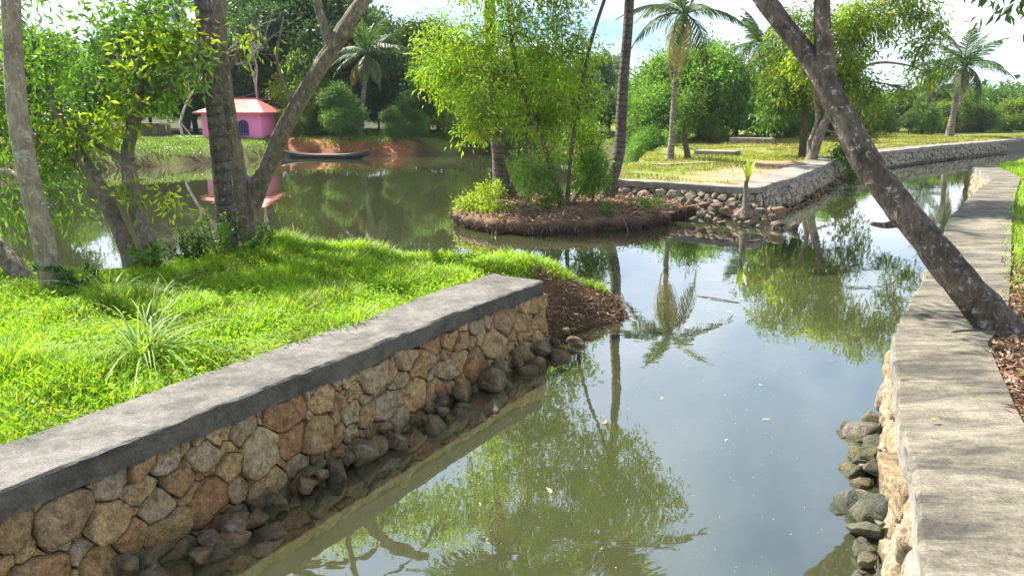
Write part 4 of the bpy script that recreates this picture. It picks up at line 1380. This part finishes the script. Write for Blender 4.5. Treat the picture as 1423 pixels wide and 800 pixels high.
# ================================================================== far trees (built once, then copied)
def far_tree(seed, H, W, leafm, barkm, clumps=620, per=22, Ln=.26, Wd=.12, n_blobs=12, low=.25, trunk=True, label='', name='tree', cat='tree', group=None, spread=.26, droop=.35):
    rng = np.random.default_rng(seed)
    blobs = []
    for i in range(n_blobs):
        a = i * 2.4 + rng.uniform(-.4, .4)
        f = rng.uniform(0, 1)
        z = H * (low + (1 - low) * (.12 + .76 * f))
        wr = W * .5 * math.sin(math.pi * (.22 + .66 * f)) * rng.uniform(.35, .85)
        s = W * rng.uniform(.17, .29)
        blobs.append((math.cos(a) * wr, math.sin(a) * wr, z, s, s, s * rng.uniform(.6, .85)))
    blobs.append((0, 0, H * .8, W * .24, W * .24, W * .2))
    stems = [([(0, 0, -.2), (rng.normal(0, .1), 0, H * .2), (rng.normal(0, .2), rng.normal(0, .2), H * .5), (rng.normal(0, .2), 0, H * .85)], [.035 * W + .04, .028 * W + .03, .02 * W + .02, .03])]
    t = tree(name, label, cat, (0, 0, 0), stems, blobs, leafm, barkm, clumps, per, Ln, Wd, droop, spread, seed, 8, 14, .08, .04, 4, group)
    return t


protos = {
    'dark': far_tree(101, 9.0, 7.0, M['leaf_dark'], M['bark_brown'], 800, 24, .30, .14, 15, label='dense dark broadleaf tree in the far wood behind the pond', group='dark trees of the far wood', spread=.32),
    'deep': far_tree(102, 8.0, 6.0, M['leaf_blue'], M['bark_brown'], 760, 24, .27, .12, 14, label='deep green rounded tree in the far wood behind the pond', group='deep green trees of the far wood', spread=.3),
    'mid': far_tree(103, 6.0, 5.0, M['leaf_mid'], M['bark_brown'], 700, 22, .24, .10, 13, low=.15, label='mid green bushy tree on the far shore of the pond', group='bushy trees of the far shore'),
    'bright': far_tree(104, 5.0, 4.6, M['leaf_bright'], M['bark_brown'], 700, 22, .22, .10, 13, low=.05, label='bright green leafy tree behind the lawn', group='bright trees behind the lawn'),
    'lime': far_tree(105, 4.4, 4.6, M['leaf_lime'], M['bark_brown'], 700, 22, .24, .06, 13, low=.06, label='lime-green weeping bush at the water of the far shore', group='lime bushes of the far shore', droop=.9),
    'hedge': far_tree(106, 2.6, 4.2, M['leaf_mid'], M['bark_brown'], 480, 20, .22, .09, 11, low=.02, label='low green bush in the hedge behind the far canal bank', name='bush', cat='bush', group='hedge bushes behind the far canal bank', spread=.22),
    'olive': far_tree(107, 2.8, 4.0, M['leaf_olive'], M['bark_brown'], 460, 20, .22, .09, 11, low=.02, label='low olive bush in the hedge behind the far canal bank', name='bush', cat='bush', group='olive hedge bushes behind the far canal bank', spread=.22),
}
used = set()
rg = np.random.default_rng(17)


def put(kind, x, y, s=1.0, label=None, group=None, sz=None):
    z = float(height(np.array([x]), np.array([y]))[0]) - .05
    sc = (s, s, sz or s)
    rz = rg.uniform(0, 6.28)
    if kind in used:
        src = protos[kind]
        return copy_thing(src, (x, y, z), rz, sc, label or protos_label[kind][0], group or protos_label[kind][1])
    used.add(kind)
    o = protos[kind]
    o.location = (x, y, z)
    o.rotation_euler = (0, 0, rz)
    o.scale = sc
    if label:
        o['label'] = label
        o['group'] = group or protos_label[kind][1]
    return o


protos_label = {k_: (v['label'], v['group']) for k_, v in protos.items()}
# far wood
for x, y, s in ((-38, 52, .75), (-33, 56, .72), (-27, 55, .7), (-21.5, 52, .72), (-17, 55, 1.05), (-13.5, 52, 1.2), (-9, 56, .8), (-4, 54, .68), (1, 57, .66), (-30, 46, .62), (-44, 46, .8), (6, 60, .62), (-11.5, 49, .95), (-5.5, 49.5, .75)):
    put('dark', x, y, s)
for x, y, s in ((-24.5, 49, .85), (-18.5, 48.5, .8), (-15, 48, .95), (-7.2, 50, .7), (-2.0, 50, .7), (2.5, 53, .68), (-35, 47, .7), (-20, 60, .95), (-12, 60, 1.1), (5, 54, .55)):
    put('deep', x, y, s)
for x, y, s, lab, grp in (
    (-24.5, 36, 0.95, 'mid green bushy tree on the far shore behind the pale slender trunk', 'bushy trees of the far shore'),
    (-28.5, 33, 1.0, 'mid green bushy tree on the far shore behind the pale slender trunk', 'bushy trees of the far shore'),
    (-33, 36, 1.0, 'mid green bushy tree on the far shore behind the pale slender trunk', 'bushy trees of the far shore'),
    (-20.6, 32.9, 0.85, 'broad green shoreline tree across the pond beyond the forked young tree', 'broad green shoreline tree across the pond beyond the forked'),
    (-21.8, 35.5, 0.6, 'small bush on the far grass bank before the brown shed', 'small bush on the far grass bank before the brown shed'),
    (-11.2, 45.5, 0.85, 'bushy green tree just behind the side wall of the pink house', 'bushy green tree just behind the side wall of the pink'),
    (-5.3, 45.0, 0.68, 'rounded green tree behind the bow of the moored canoe', 'rounded green tree behind the bow of the moored canoe'),
    (-3.4, 47, 0.75, 'mid green bushy tree on the far shore behind the islet', 'bushy trees behind the islet'),
    (0.6, 49, 0.7, 'mid green bushy tree on the far shore behind the islet', 'bushy trees behind the islet'),
    (4.2, 49.5, 0.62, 'mid green bushy tree on the far shore behind the islet', 'bushy trees behind the islet'),
    (-9.3, 41.8, 0.5, 'small dense tree growing on the red earth above the moored canoe', 'small dense tree growing on the red earth above the moored c'),
    (-6.4, 41.4, 0.3, 'low bush at the water edge just past the end of the canoe', 'low bush at the water edge just past the end of the canoe'),
    (-5.2, 42.2, 0.28, 'low bush at the water edge before the lime weeping bushes', 'low bush at the water edge before the lime weeping bushes'),
    (-11.8, 41.6, 0.22, 'little bush between the pink house and the canoe', 'little bush between the pink house and the canoe'),
):
    put('mid', x, y, s, lab, grp)
for x, y, s in ((-2.9, 45.2, .85), (-1.0, 46.2, .75), (-12.3, 45.0, .85)):
    put('lime', x, y, s)
for x, y, s, lab, grp in (
    (7.6, 40.5, 0.78, 'bright green tree at the pond edge behind the lone lawn palm', 'bright green tree at the pond edge behind the lone lawn palm'),
    (9.3, 43, 1.05, 'tall bright green tree rising behind the crown of the lone lawn palm', 'tall bright green tree rising behind the crown of the lone l'),
    (11.2, 43.5, 1.12, 'tall bright green tree directly behind the raised concrete slab', 'tall bright green tree directly behind the raised concrete s'),
    (13.2, 45, 0.85, 'bright green tree at the foot of the pale thin palm', 'bright green tree at the foot of the pale thin palm'),
    (15.5, 46.5, 0.85, 'bright green tree between the weeping tree and the hedge', 'bright trees before the hedge'),
    (18, 48, 0.8, 'bright green tree between the weeping tree and the hedge', 'bright trees before the hedge'),
    (20.5, 49.5, 0.85, 'bright green tree between the weeping tree and the hedge', 'bright trees before the hedge'),
    (24, 53, 0.7, 'bright green tree between the weeping tree and the hedge', 'bright trees before the hedge'),
    (8.5, 46, 0.9, 'bright green tree in the second row behind the lawn', 'second row of bright trees'),
    (12.5, 49, 1.1, 'bright green tree in the second row behind the lawn', 'second row of bright trees'),
    (6.9, 38.3, 0.45, 'small bright green bush at the water behind the slim islet palm', 'small bright green bush at the water behind the slim islet p'),
):
    put('bright', x, y, s, lab, grp)
for x, y, s in ((19.5, 52, .95), (23, 55, 1.0), (26.5, 57.5, 1.0), (30, 60, 1.05), (33.5, 62, 1.1), (37, 64, 1.15), (41, 66, 1.2), (45, 69, 1.3), (50, 71, 1.4), (29, 54, .7), (36, 58.5, .75), (42, 62, .85), (47, 65, .9), (54, 66, 1.6)):
    put('hedge', x, y, s)
for x, y, s in ((21, 50.8, .8), (25, 53.5, .75), (31.8, 56.5, .75), (34, 58.5, .8), (39, 60, .85), (44, 64, 1.0), (49, 68, 1.1), (10.8, 41.2, .45), (16.8, 47.0, .5)):
    put('olive', x, y, s)
for x, y, s in ((-36, 45, .4), (-32, 47.5, .42), (-28.5, 46.5, .36), (-26, 47, .34), (-23, 46.5, .34), (-20, 46.8, .34), (-17.2, 46.5, .36), (-12.8, 47.5, .36), (-9.6, 47.2, .36), (-7.0, 47.6, .34), (-4.6, 48.2, .34), (-.5, 48.5, .3), (2.2, 49.5, .3), (-40, 50, .5), (-24, 51, .5), (-13, 53, .5), (-8.5, 53, .5), (-29.5, 52, .5), (-35, 53, .5), (-18.5, 53, .5), (-3, 53, .5), (3.5, 56, .45), (-11.2, 50.8, .42), (-6, 51.5, .42), (-1, 51.5, .42), (-15.5, 50.5, .42), (-21.5, 50, .42), (-26.5, 50, .42), (-31, 50.5, .45), (1.2, 53.5, .42), (5.8, 56.5, .4), (6.6, 51.5, .32), (8.5, 55, .4), (-16, 56.5, .55), (-13.5, 57, .55), (-11, 56, .55), (-9, 58, .6), (-5, 56, .55), (-2.2, 56.5, .55), (-20, 57, .55), (-25, 59, .6), (-10, 47.6, .36), (-8.2, 46.8, .3), (-6, 46.4, .3), (-22.5, 57, .6), (-7, 57.5, .55), (0, 60, .6), (-15, 59, .6), (-30, 60, .6), (-37, 58, .6)):
    put('deep', x, y, s * 1.15, 'deep green undergrowth bush among the trunks of the far wood', 'undergrowth of the far wood')
put('dark', 27.5, 53.0, .17, 'small dark round bush on the far lawn before the hedge', 'dark bush before the hedge')
put('deep', 46, 56, .62, 'deep green tree at the end of the hedge on the far canal bank', 'tree at the hedge end')


# bare bleached trees behind the house
def bare(label, base, H, seed):
    rng = np.random.default_rng(seed)
    t = thing('bare_tree', label, 'bare tree', base)
    mb = MB()

    def grow(p, d, ln, r, lvl):
        q = p + d * ln
        m = (p + q) / 2 + rng.normal(0, .06, 3) * ln
        tube(mb, [p, m, q], [r, r * .8, r * .6], 5, 5)
        if lvl == 0:
            return
        for _ in range(rng.integers(2, 4)):
            nd = unit(d + rng.normal(0, .55, 3) + np.array([0, 0, .05]))
            grow(q, nd, ln * rng.uniform(.6, .85), r * .6, lvl - 1)
        if lvl > 1:
            grow(m, unit(d + rng.normal(0, .8, 3)), ln * .6, r * .45, lvl - 1)
    grow(np.zeros(3), unit(np.array([rng.normal(0, .1), 0, 1.0])), H * .3, .09, 5)
    mb.build('branches', M['bark_white'], t, True)
    return t


bare('bleached leafless tree with spreading branches left of the pink house', (-18.6, 43.2, .7), 7.6, 3)
bare('bleached leafless tree rising behind the roof of the pink house', (-14.9, 45.6, .7), 8.2, 4)

# ================================================================== pink house
M['pink'] = plain('pink_painted_plaster', (0.95, 0.25, 0.50), .8, 2, .12, .2, .01)
M['roof'] = plain('red_roof_sheet', (0.60, 0.17, 0.14), .7, 4, .25, .3, .02)
M['pane'] = plain('dark_window_glass', (0.03, 0.025, 0.07), .25, 3, .2, .0, .01)
M['frame'] = plain('purple_window_frame', (0.16, 0.07, 0.28), .6, 3, .2, .1, .01)
M['brown'] = plain('weathered_brown_boards', (0.14, 0.10, 0.075), .9, 5, .4, .5, .02)
M['tar'] = plain('tarred_boat_wood', (0.022, 0.018, 0.016), .55, 6, .4, .4, .01)
hs = thing('house', 'small pink house with red hipped roof on the far shore', 'house', (-14.8, 42.4, .80))
mb = MB()
mb.box((-1.80, -1.4, -.2), (1.36, 1.4, 1.44))
mb.build('wall', M['pink'], hs)
mb = MB()
mb.box((-1.84, -1.44, -.15), (1.40, 1.44, .10))
mb.build('plinth', M['cap_far'], hs)
mb = MB()
e, zt = (-2.12, -1.75, 1.66, 1.75), 2.18
V = [(e[0], e[1], 1.40), (e[2], e[1], 1.40), (e[2], e[3], 1.40), (e[0], e[3], 1.40), (e[0], e[1], 1.47), (e[2], e[1], 1.47), (e[2], e[3], 1.47), (e[0], e[3], 1.47), (-.45, 0, zt), (.75, 0, zt)]
mb.add(V, [(7, 4, 8), (5, 6, 9)], [(3, 2, 1, 0), (0, 1, 5, 4), (1, 2, 6, 5), (2, 3, 7, 6), (3, 0, 4, 7), (4, 5, 9, 8), (6, 7, 8, 9)])
rf = mb.build('roof', M['roof'], hs)
mb = MB()
mb.box((-.52, -.05, zt - .03), (.82, .05, zt + .05))
mb.build('ridge', M['roof'], rf)


def arch_window(parent, cx, cy, z0, w, h, axis_=0):
    th = np.linspace(0, math.pi, 13)
    prof_ = [(-w / 2, z0), (w / 2, z0)] + [(w / 2 * math.cos(a), z0 + h - w / 2 + w / 2 * math.sin(a)) for a in th]
    P = np.array(prof_)
    c = P.mean(0)
    k = len(P)

    def w3(p, d):
        return [(cx + u, cy - d, z) for u, z in p] if axis_ == 0 else [(cx + d, cy + u, z) for u, z in p]
    pane = mk('pane', w3(P, .012) + w3([c], .012), [np.array([(i, (i + 1) % k, k) for i in range(k)])], M['pane'])
    outer = c + (P - c) * 1.22
    V = w3(P, .0) + w3(P, .06) + w3(outer, .06) + w3(outer, .0)
    Q = []
    for j in range(3):
        for i in range(k):
            Q.append((j * k + i, j * k + (i + 1) % k, (j + 1) * k + (i + 1) % k, (j + 1) * k + i))
    win = mk('window', V, np.array(Q), M['frame'], parent)
    pane.parent = win
    for x in (-.18, 0.0, .18):
        m2 = MB()
        if axis_ == 0:
            m2.box((cx + x * w / .6 - .014, cy - .05, z0), (cx + x * w / .6 + .014, cy - .018, z0 + h - .04 - abs(x) * .3))
        else:
            m2.box((cx + .018, cy + x - .014, z0), (cx + .05, cy + x + .014, z0 + h - .06))
        m2.build('bar', M['frame'], win)


arch_window(hs, .42, -1.4, .36, .46, .68)
arch_window(hs, -1.1, -1.4, .36, .46, .68)

sh = thing('shed', 'low brown board shed left of the pink house on the far shore', 'shed', (-20.3, 43.5, .75))
for i in range(7):
    mb = MB()
    mb.box((-.62 + i * .18, -.5, -.1), (-.45 + i * .18, -.46, .85 + .02 * (i % 2)))
    mb.build('board', M['brown'], sh)
mb = MB()
mb.box((-.62, -.455, -.1), (.64, .5, .82))
mb.build('wall', M['brown'], sh)
mb = MB()
mb.box((-.75, -.65, .88), (.78, .62, .93))
mb.build('roof', M['brown'], sh)

# ================================================================== canoe
bt = thing('canoe', 'long dark wooden canoe moored at the red earth shore', 'boat', (-9.55, 38.75, 0.0), math.radians(-10))
st = np.linspace(-1, 1, 25)
half = 2.38
V = []
for s in st:
    w = .36 * (1 - abs(s) ** 2.4) + .015
    zt = .20 + .24 * abs(s) ** 3
    zb = -.10 + .26 * abs(s) ** 4
    x = s * half
    V += [(x, -w, zt), (x, -w * .85, (zt + zb) / 2), (x, 0, zb), (x, w * .85, (zt + zb) / 2), (x, w, zt), (x, w - .03, zt), (x, (w - .03) * .8, (zt + zb) / 2 + .03), (x, 0, zb + .05), (x, -(w - .03) * .8, (zt + zb) / 2 + .03), (x, -w + .03, zt)]
Q = []
for i in range(24):
    for j in range(10):
        Q.append((i * 10 + j, i * 10 + (j + 1) % 10, (i + 1) * 10 + (j + 1) % 10, (i + 1) * 10 + j))
mk('hull', V, np.array(Q), M['tar'], bt, True)
for x in (-1.2, 0, 1.2):
    mb = MB()
    mb.box((x - .09, -.30, .13), (x + .09, .30, .16))
    mb.build('thwart', M['brown'], bt)


# ================================================================== grass
def sample(poly, box, n, rng, lo=.12, wlo=.34, cond=None):
    x = rng.uniform(box[0], box[1], n)
    y = rng.uniform(box[2], box[3], n)
    sd, fl = poly_sd(poly, x, y)
    ok = np.where(fl > 0, sd > wlo, sd > lo)
    if cond is not None:
        ok &= cond(x, y)
    # only what the view could plausibly reach
    x, y = x[ok], y[ok]
    return np.column_stack([x, y, height(x, y) - .01])


def blades(mb, P, Ln, W, rng, lean=.5, bend=.5):
    n = len(P)
    a = rng.uniform(0, 6.283, n)
    h = np.column_stack([np.cos(a), np.sin(a), np.zeros(n)])
    sdv = np.column_stack([-np.sin(a), np.cos(a), np.zeros(n)])
    tw = rng.uniform(-.8, .8, n)[:, None]
    sdv = unit(sdv + h * tw)
    Ln = np.broadcast_to(Ln, (n,))[:, None]
    W = np.broadcast_to(W, (n,))[:, None]
    le = np.abs(rng.normal(0, lean, n))[:, None]
    upv = np.array([0, 0, 1.0])
    d1 = unit(upv + h * le)
    d2 = unit(upv * .75 + h * (le + bend))
    p1 = P + d1 * Ln * .55
    p2 = p1 + d2 * Ln * .5
    V = np.stack([P - sdv * W * .5, P + sdv * W * .5, p1 - sdv * W * .42, p1 + sdv * W * .42, p2], 1).reshape(-1, 3)
    i = np.arange(n)[:, None] * 5
    mb.add(V, np.concatenate([i + np.array([0, 1, 3]), i + np.array([0, 3, 2]), i + np.array([2, 3, 4])]))


rg = np.random.default_rng(23)


def near_left(x, y):
    return (y > 2.2 - .2 * x - 1.2) & (x > -1.0 * y - .6) & (x + .55 * y > -2.6 - .0 * y) | (y > 5)


mb = MB()
P = sample(LEFT, (-10.5, 1.8, 1.2, 11.2), 440000, rg, .05, .215, lambda x, y: x > -.95 * y - 2.2)
tuft = fbm(P[:, 0] * 1.6, P[:, 1] * 1.6, 9, 3)
keep = rg.random(len(P)) < .75 + .25 * tuft
bare_tip = (P[:, 0] > .25) & (P[:, 1] < 8.62 + .55 * (P[:, 0] - .25) + .10 * np.sin(P[:, 0] * 9))
P, tuft = P[keep & ~bare_tip], tuft[keep & ~bare_tip]
Ln = (.105 + .085 * tuft) * rg.uniform(.6, 1.5, len(P))
Ln = Ln * (1 + .5 * sstep(9.2, 10.4, P[:, 1]))
blades(mb, P, np.clip(Ln, .03, .34), rg.uniform(.008, .014, len(P)), rg, .75, .7)
# small broad weeds through the turf
Q_ = P[rg.random(len(P)) < .22]
pos = Q_ + np.column_stack([rg.normal(0, .015, (len(Q_), 2)), rg.uniform(.03, .11, len(Q_))])
dd = rg.normal(size=(len(Q_), 3))
dd[:, 2] = np.abs(dd[:, 2]) * .35
leaves(mb, pos, dd, rg.uniform(.03, .06, len(Q_)), rg.uniform(.014, .026, len(Q_)), rng=rg)
tag(mb.build('grass', M['grass']), 'lush bright green grass covering the bank behind the brown stone wall', None, None, 'stuff')

mb = MB()
P = sample(LAWN, (2.0, 34, 17.5, 50), 330000, rg, .2, .55, lambda x, y: (x < .75 * y + 1) & (fbm(x * .55, y * .55, 6, 3) > -.35))
soil = np.hypot((P[:, 0] - 7.6 - (P[:, 1] - 22) * .55) / 2.3, (P[:, 1] - 22.5) / 5.0) + .25 * fbm(P[:, 0] * .8, P[:, 1] * .8, 2.0, 3)
P = P[rg.random(len(P)) < np.clip(.06 + soil * .75 - .35, .05, 1)]
blades(mb, P, rg.uniform(.03, .11, len(P)) * (1 + .02 * P[:, 1]), rg.uniform(.012, .022, len(P)) * (.7 + P[:, 1] * .02), rg, .6, .5)
tag(mb.build('grass', M['grass_dry']), 'short yellow-green grass of the lawn with palms', None, None, 'stuff')

mb = MB()
P = sample(RIGHT, (3.0, 26, 3.5, 34), 210000, rg, .1, .36, lambda x, y: (x < .74 * y + .9) & (x > .5 * y - 1))
pr = np.clip((P[:, 1] - 6.3) * .4, .07, 1)
P = P[rg.random(len(P)) < pr]
blades(mb, P, rg.uniform(.05, .15, len(P)) * (1 + .012 * P[:, 1]), rg.uniform(.008, .016, len(P)) * (.7 + P[:, 1] * .03), rg, .55, .5)
tag(mb.build('grass', M['grass']), 'bright grass growing behind the stained cap of the cream wall', None, None, 'stuff')

mb = MB()
P = sample(LAWN, (-32, -12.5, 27, 42), 60000, rg, .1)
blades(mb, P, rg.uniform(.05, .18, len(P)), rg.uniform(.03, .05, len(P)), rg, .7, .5)
P = sample(LAWN, (-13, 8, 36, 49), 60000, rg, .0, cond=lambda x, y: (fbm(x * .5, y * .5, 1.0, 3) > .0))
P = P[rg.random(len(P)) < np.where((P[:, 0] > -13) & (P[:, 0] < -5.5) & (P[:, 1] < 43.2), .35, .8)]
blades(mb, P, rg.uniform(.12, .45, len(P)), rg.uniform(.03, .06, len(P)), rg, .5, .6)
tag(mb.build('grass', M['grass_far']), 'rough green grass on the far shore of the pond', None, None, 'stuff')

# leaf litter behind the stained cap
mb = MB()
P = sample(RIGHT, (2.6, 7.0, 3.2, 9.5), 30000, rg, .1, .34, lambda x, y: (x < .74 * y + .9))
P = P[rg.random(len(P)) < np.clip(1.2 - (P[:, 1] - 6.0) * .35, 0.05, 1)]
n = len(P)
P[:, 2] += rg.uniform(.005, .05, n)
leaves(mb, P, np.column_stack([rg.normal(size=(n, 2)), rg.normal(0, .3, n)]), rg.uniform(.04, .12, n), rg.uniform(.015, .04, n), rng=rg)
tag(mb.build('leaf_litter', M['litter']), 'dry brown leaves around the foot of the leaning tree', None, None, 'stuff')
# root and litter mass on the bare tip beyond the wall end
mb = MB()
x = rg.uniform(.1, 1.75, 6500)
y = rg.uniform(7.9, 9.7, 6500)
sd, fl = poly_sd(LEFT, x, y)
ok = (sd > -.22) & (y < 8.9 + .55 * (x - .25))
P = np.column_stack([x, y, height(x, y)])[ok]
P = P[P[:, 2] > .0]
n = len(P)
P[:, 2] += rg.uniform(-.01, .05, n)
leaves(mb, P, np.column_stack([rg.normal(size=(n, 2)), rg.normal(-.1, .3, n)]), rg.uniform(.025, .11, n), rg.uniform(.005, .017, n), rng=rg)
tag(mb.build('root_litter', M['litter']), 'matted dry roots and fibres on the bare earth tip beyond the wall end', None, None, 'stuff')


# tall grass clumps
def clump(label, x, y, nb, ln, seed, w=.013, group=None):
    rng = np.random.default_rng(seed)
    z = float(height(np.array([x]), np.array([y]))[0])
    t = thing('grass_clump', label, 'grass clump', (x, y, z - .02), 0, group)
    mb = MB()
    for _ in range(nb):
        a = rng.uniform(0, 6.283)
        l = ln * rng.uniform(.55, 1.15)
        le = rng.uniform(.3, 1.15)
        tt = np.linspace(0, 1, 8)
        hx = l * (le * tt + .55 * le * tt**2.2)
        hz = l * (tt * (1.05 - .35 * le) - .75 * le * tt**2.6)
        b0 = rng.normal(0, .05, 2)
        c = np.column_stack([b0[0] + np.cos(a) * hx, b0[1] + np.sin(a) * hx, hz])
        sdv = np.array([-math.sin(a), math.cos(a), 0])
        ww = w * rng.uniform(.6, 1.2) * np.array([.7, 1, 1, 1, .95, .8, .5, .05])
        V = np.stack([c - sdv * ww[:, None] * .5, c + sdv * ww[:, None] * .5], 1).reshape(-1, 3)
        mb.add(V, None, [(2 * j, 2 * j + 1, 2 * j + 3, 2 * j + 2) for j in range(7)])
    mb.build('blades', M['grass_tall'], t, True)
    return t


clump('tall arching grass clump in the middle of the lush bank near the wall', -2.75, 5.35, 120, .66, 1, .013)
clump('sparse tall grass clump below the pale slender trunk', -4.0, 7.2, 24, .62, 2)
clump('thin tall grass tuft in front of the fallen log', -3.55, 7.4, 18, .66, 3)
clump('tall reedy grass at the foot of the stout forked tree', -3.0, 10.2, 26, .5, 4)
clump('tall grass tuft at the far end of the bank beside the pale trunk', -5.35, 7.3, 22, .5, 5)


# weeds round the trunks
def weed(label, x, y, h, seed, m='leaf_mid', n=5, lw=(.085, .028)):
    rng = np.random.default_rng(seed)
    z = float(height(np.array([x]), np.array([y]))[0])
    t = thing('weed', label, 'weed', (x, y, z - .02))
    mb = MB()
    ml = MB()
    for _ in range(n):
        tip = np.array([rng.normal(0, .14), rng.normal(0, .12), h * rng.uniform(.6, 1.1)])
        c = catmull([rng.normal(0, .05, 3) * [1, 1, 0], tip * .5 + rng.normal(0, .03, 3), tip], 14)
        tube(mb, c, [.007, .004], 4, 8)
        k = np.repeat(np.arange(3, 14), 3)
        d = unit(rng.normal(size=(len(k), 3)) + np.array([0, 0, .25]))
        leaves(ml, c[k], d, rng.uniform(.6, 1.2, len(k)) * lw[0], lw[1], rng=rng)
    mb.build('stems', M['bark_brown'], t)
    ml.build('leaves', M[m], t)


weed('leafy green weed in front of the dark palm trunk', -3.62, 9.25, .62, 1, 'leaf_bright', 8)
weed('pale dry-looking weed beside the dark palm trunk', -3.95, 9.3, .5, 2, 'leaf_mid', 6)
weed('low leafy weed at the foot of the stout forked tree', -3.35, 9.5, .38, 3, 'leaf_mid', 8)
weed('dark weed tangle on the bank between the log and the palm trunk', -4.0, 9.15, .28, 4, 'leaf_blue', 9)
weed('small green sprout at the base of the forked young tree', -4.22, 8.55, .42, 5, 'leaf_bright', 4, (.12, .05))
weed('small dark weed at the foot of the pale slender trunk', -4.55, 7.55, .3, 6, 'leaf_blue', 5)

# floating leaves and bits on the canal
rg = np.random.default_rng(77)
for i in range(17):
    y = rg.uniform(4.0, 10.5)
    x = -0.1 + .26 * y + rg.uniform(-.9, 1.1)
    s = rg.uniform(.02, .045)
    tt = np.linspace(-1, 1, 7)
    w = .28 * (1 - tt**2) + .02
    bend_ = rg.uniform(-.5, .5)
    c = np.column_stack([tt, bend_ * tt**2, .10 * tt**2])
    V = np.concatenate([c + np.column_stack([np.zeros(7), w, np.full(7, .06)]), c, c - np.column_stack([np.zeros(7), w, np.full(7, -.06)])])
    Q = []
    for j in range(6):
        Q += [(j, j + 1, 8 + j, 7 + j), (7 + j, 8 + j, 15 + j, 14 + j)]
    o = mk('floating_leaf', V, np.array(Q), M['leaf_fallen'], None, True)
    o.location = (x, y, .006)
    o.scale = (s, s, s)
    o.rotation_euler = (0, 0, rg.uniform(0, 6.28))
    tag(o, 'dry yellow leaf floating on the canal water', 'leaf', 'leaves floating on the canal')
mb = MB()
n = 900
y = rg.uniform(3.0, 12, n)
x = -.3 + .26 * y + rg.uniform(-1.6, 1.4, n)
pos = np.column_stack([x, y, np.full(n, .004)])
leaves(mb, pos, np.column_stack([rg.normal(size=(n, 2)), np.zeros(n)]), rg.uniform(.004, .010, n), rg.uniform(.004, .008, n), 0.0, 0.0, rg)
tag(mb.build('floating_specks', M['leaf_fallen']), 'tiny pale specks of debris on the canal surface', None, None, 'stuff')
mb = MB()
tube(mb, [(-.28, .05, 0), (0, 0, .01), (.3, -.06, 0)], [.007, .009, .006], 6, 10, .1)
o = mb.build('floating_stick', M['bark_grey'], None, True)
o.location = (2.75, 9.75, .004)
o.rotation_euler = (0, 0, -.5)
tag(o, 'thin grey stick floating on the canal past the earth tip', 'stick')
for i, (x, y) in enumerate(((2.45, 4.05), (2.62, 4.75))):
    mb = MB()
    leaves(mb, np.array([[-.03, 0, 0]]), np.array([[1., .2, .12]]), .07, .03, .3, .1, np.random.default_rng(i))
    o = mb.build('fallen_leaf', M['leaf_fallen'])
    o.location = (x, y, T + .02)
    tag(o, 'dry yellow leaf lying on the stained wall cap', 'leaf', 'leaves lying on the stained cap')

# ================================================================== far ridge
hx = np.linspace(-900, 900, 121)
V, Q = [], []
for j, (yy, zz) in enumerate(((330, -2), (380, 3.5), (460, 8.5), (560, 11), (700, 6))):
    for x in hx:
        V.append((x, yy + 30 * math.sin(x * .006), zz + (1.6 * float(fbm(x * .02, yy * .02, 0, 4)) + .8 * float(vnoise(x * .12, yy * .1))) * (j > 0)))
for j in range(4):
    for i in range(120):
        Q.append((j * 121 + i, j * 121 + i + 1, (j + 1) * 121 + i + 1, (j + 1) * 121 + i))
M['ridge'] = plain('wooded_ridge', (0.045, 0.075, 0.035), .95, .15, .5, .8, 2.0)
tag(mk('hills', V, np.array(Q), M['ridge'], None, True), 'low wooded ridge on the horizon', None, None, 'structure')
# far wood before the ridge
mb = MB()
rg = np.random.default_rng(9)
n = 60000
cx = rg.uniform(-160, 330, 900)
cy = rg.uniform(110, 260, 900)
cz = rg.uniform(1.5, 4.2, 900)
kk = rg.integers(0, 900, n)
pos = np.column_stack([cx, cy, cz])[kk] + rg.normal(size=(n, 3)) * np.array([2.6, 2.6, 1.3])
pos[:, 2] = np.maximum(pos[:, 2], .7)
leaves(mb, pos, rg.normal(size=(n, 3)), rg.uniform(.8, 1.6, n), rg.uniform(.5, .9, n), rng=rg)
tag(mb.build('far_wood', M['leaf_blue']), 'far-off green woodland below the ridge', None, None, 'stuff')

# ================================================================== air
M['air'] = bpy.data.materials.new('thin_haze')
M['air'].use_nodes = True
nt = M['air'].node_tree
nt.nodes.clear()
out = nt.nodes.new('ShaderNodeOutputMaterial')
pv = nt.nodes.new('ShaderNodeVolumePrincipled')
pv.inputs['Color'].default_value = (0.80, 0.90, 1.0, 1)
pv.inputs['Density'].default_value = 0.0003
L(nt, pv.outputs[0], out.inputs['Volume'])
mb = MB()
mb.box((-1950, -300, -2.6), (1950, 1950, 17.5))
tag(mb.build('haze', M['air']), 'thin pale haze in the air over the land', None, None, 'stuff')
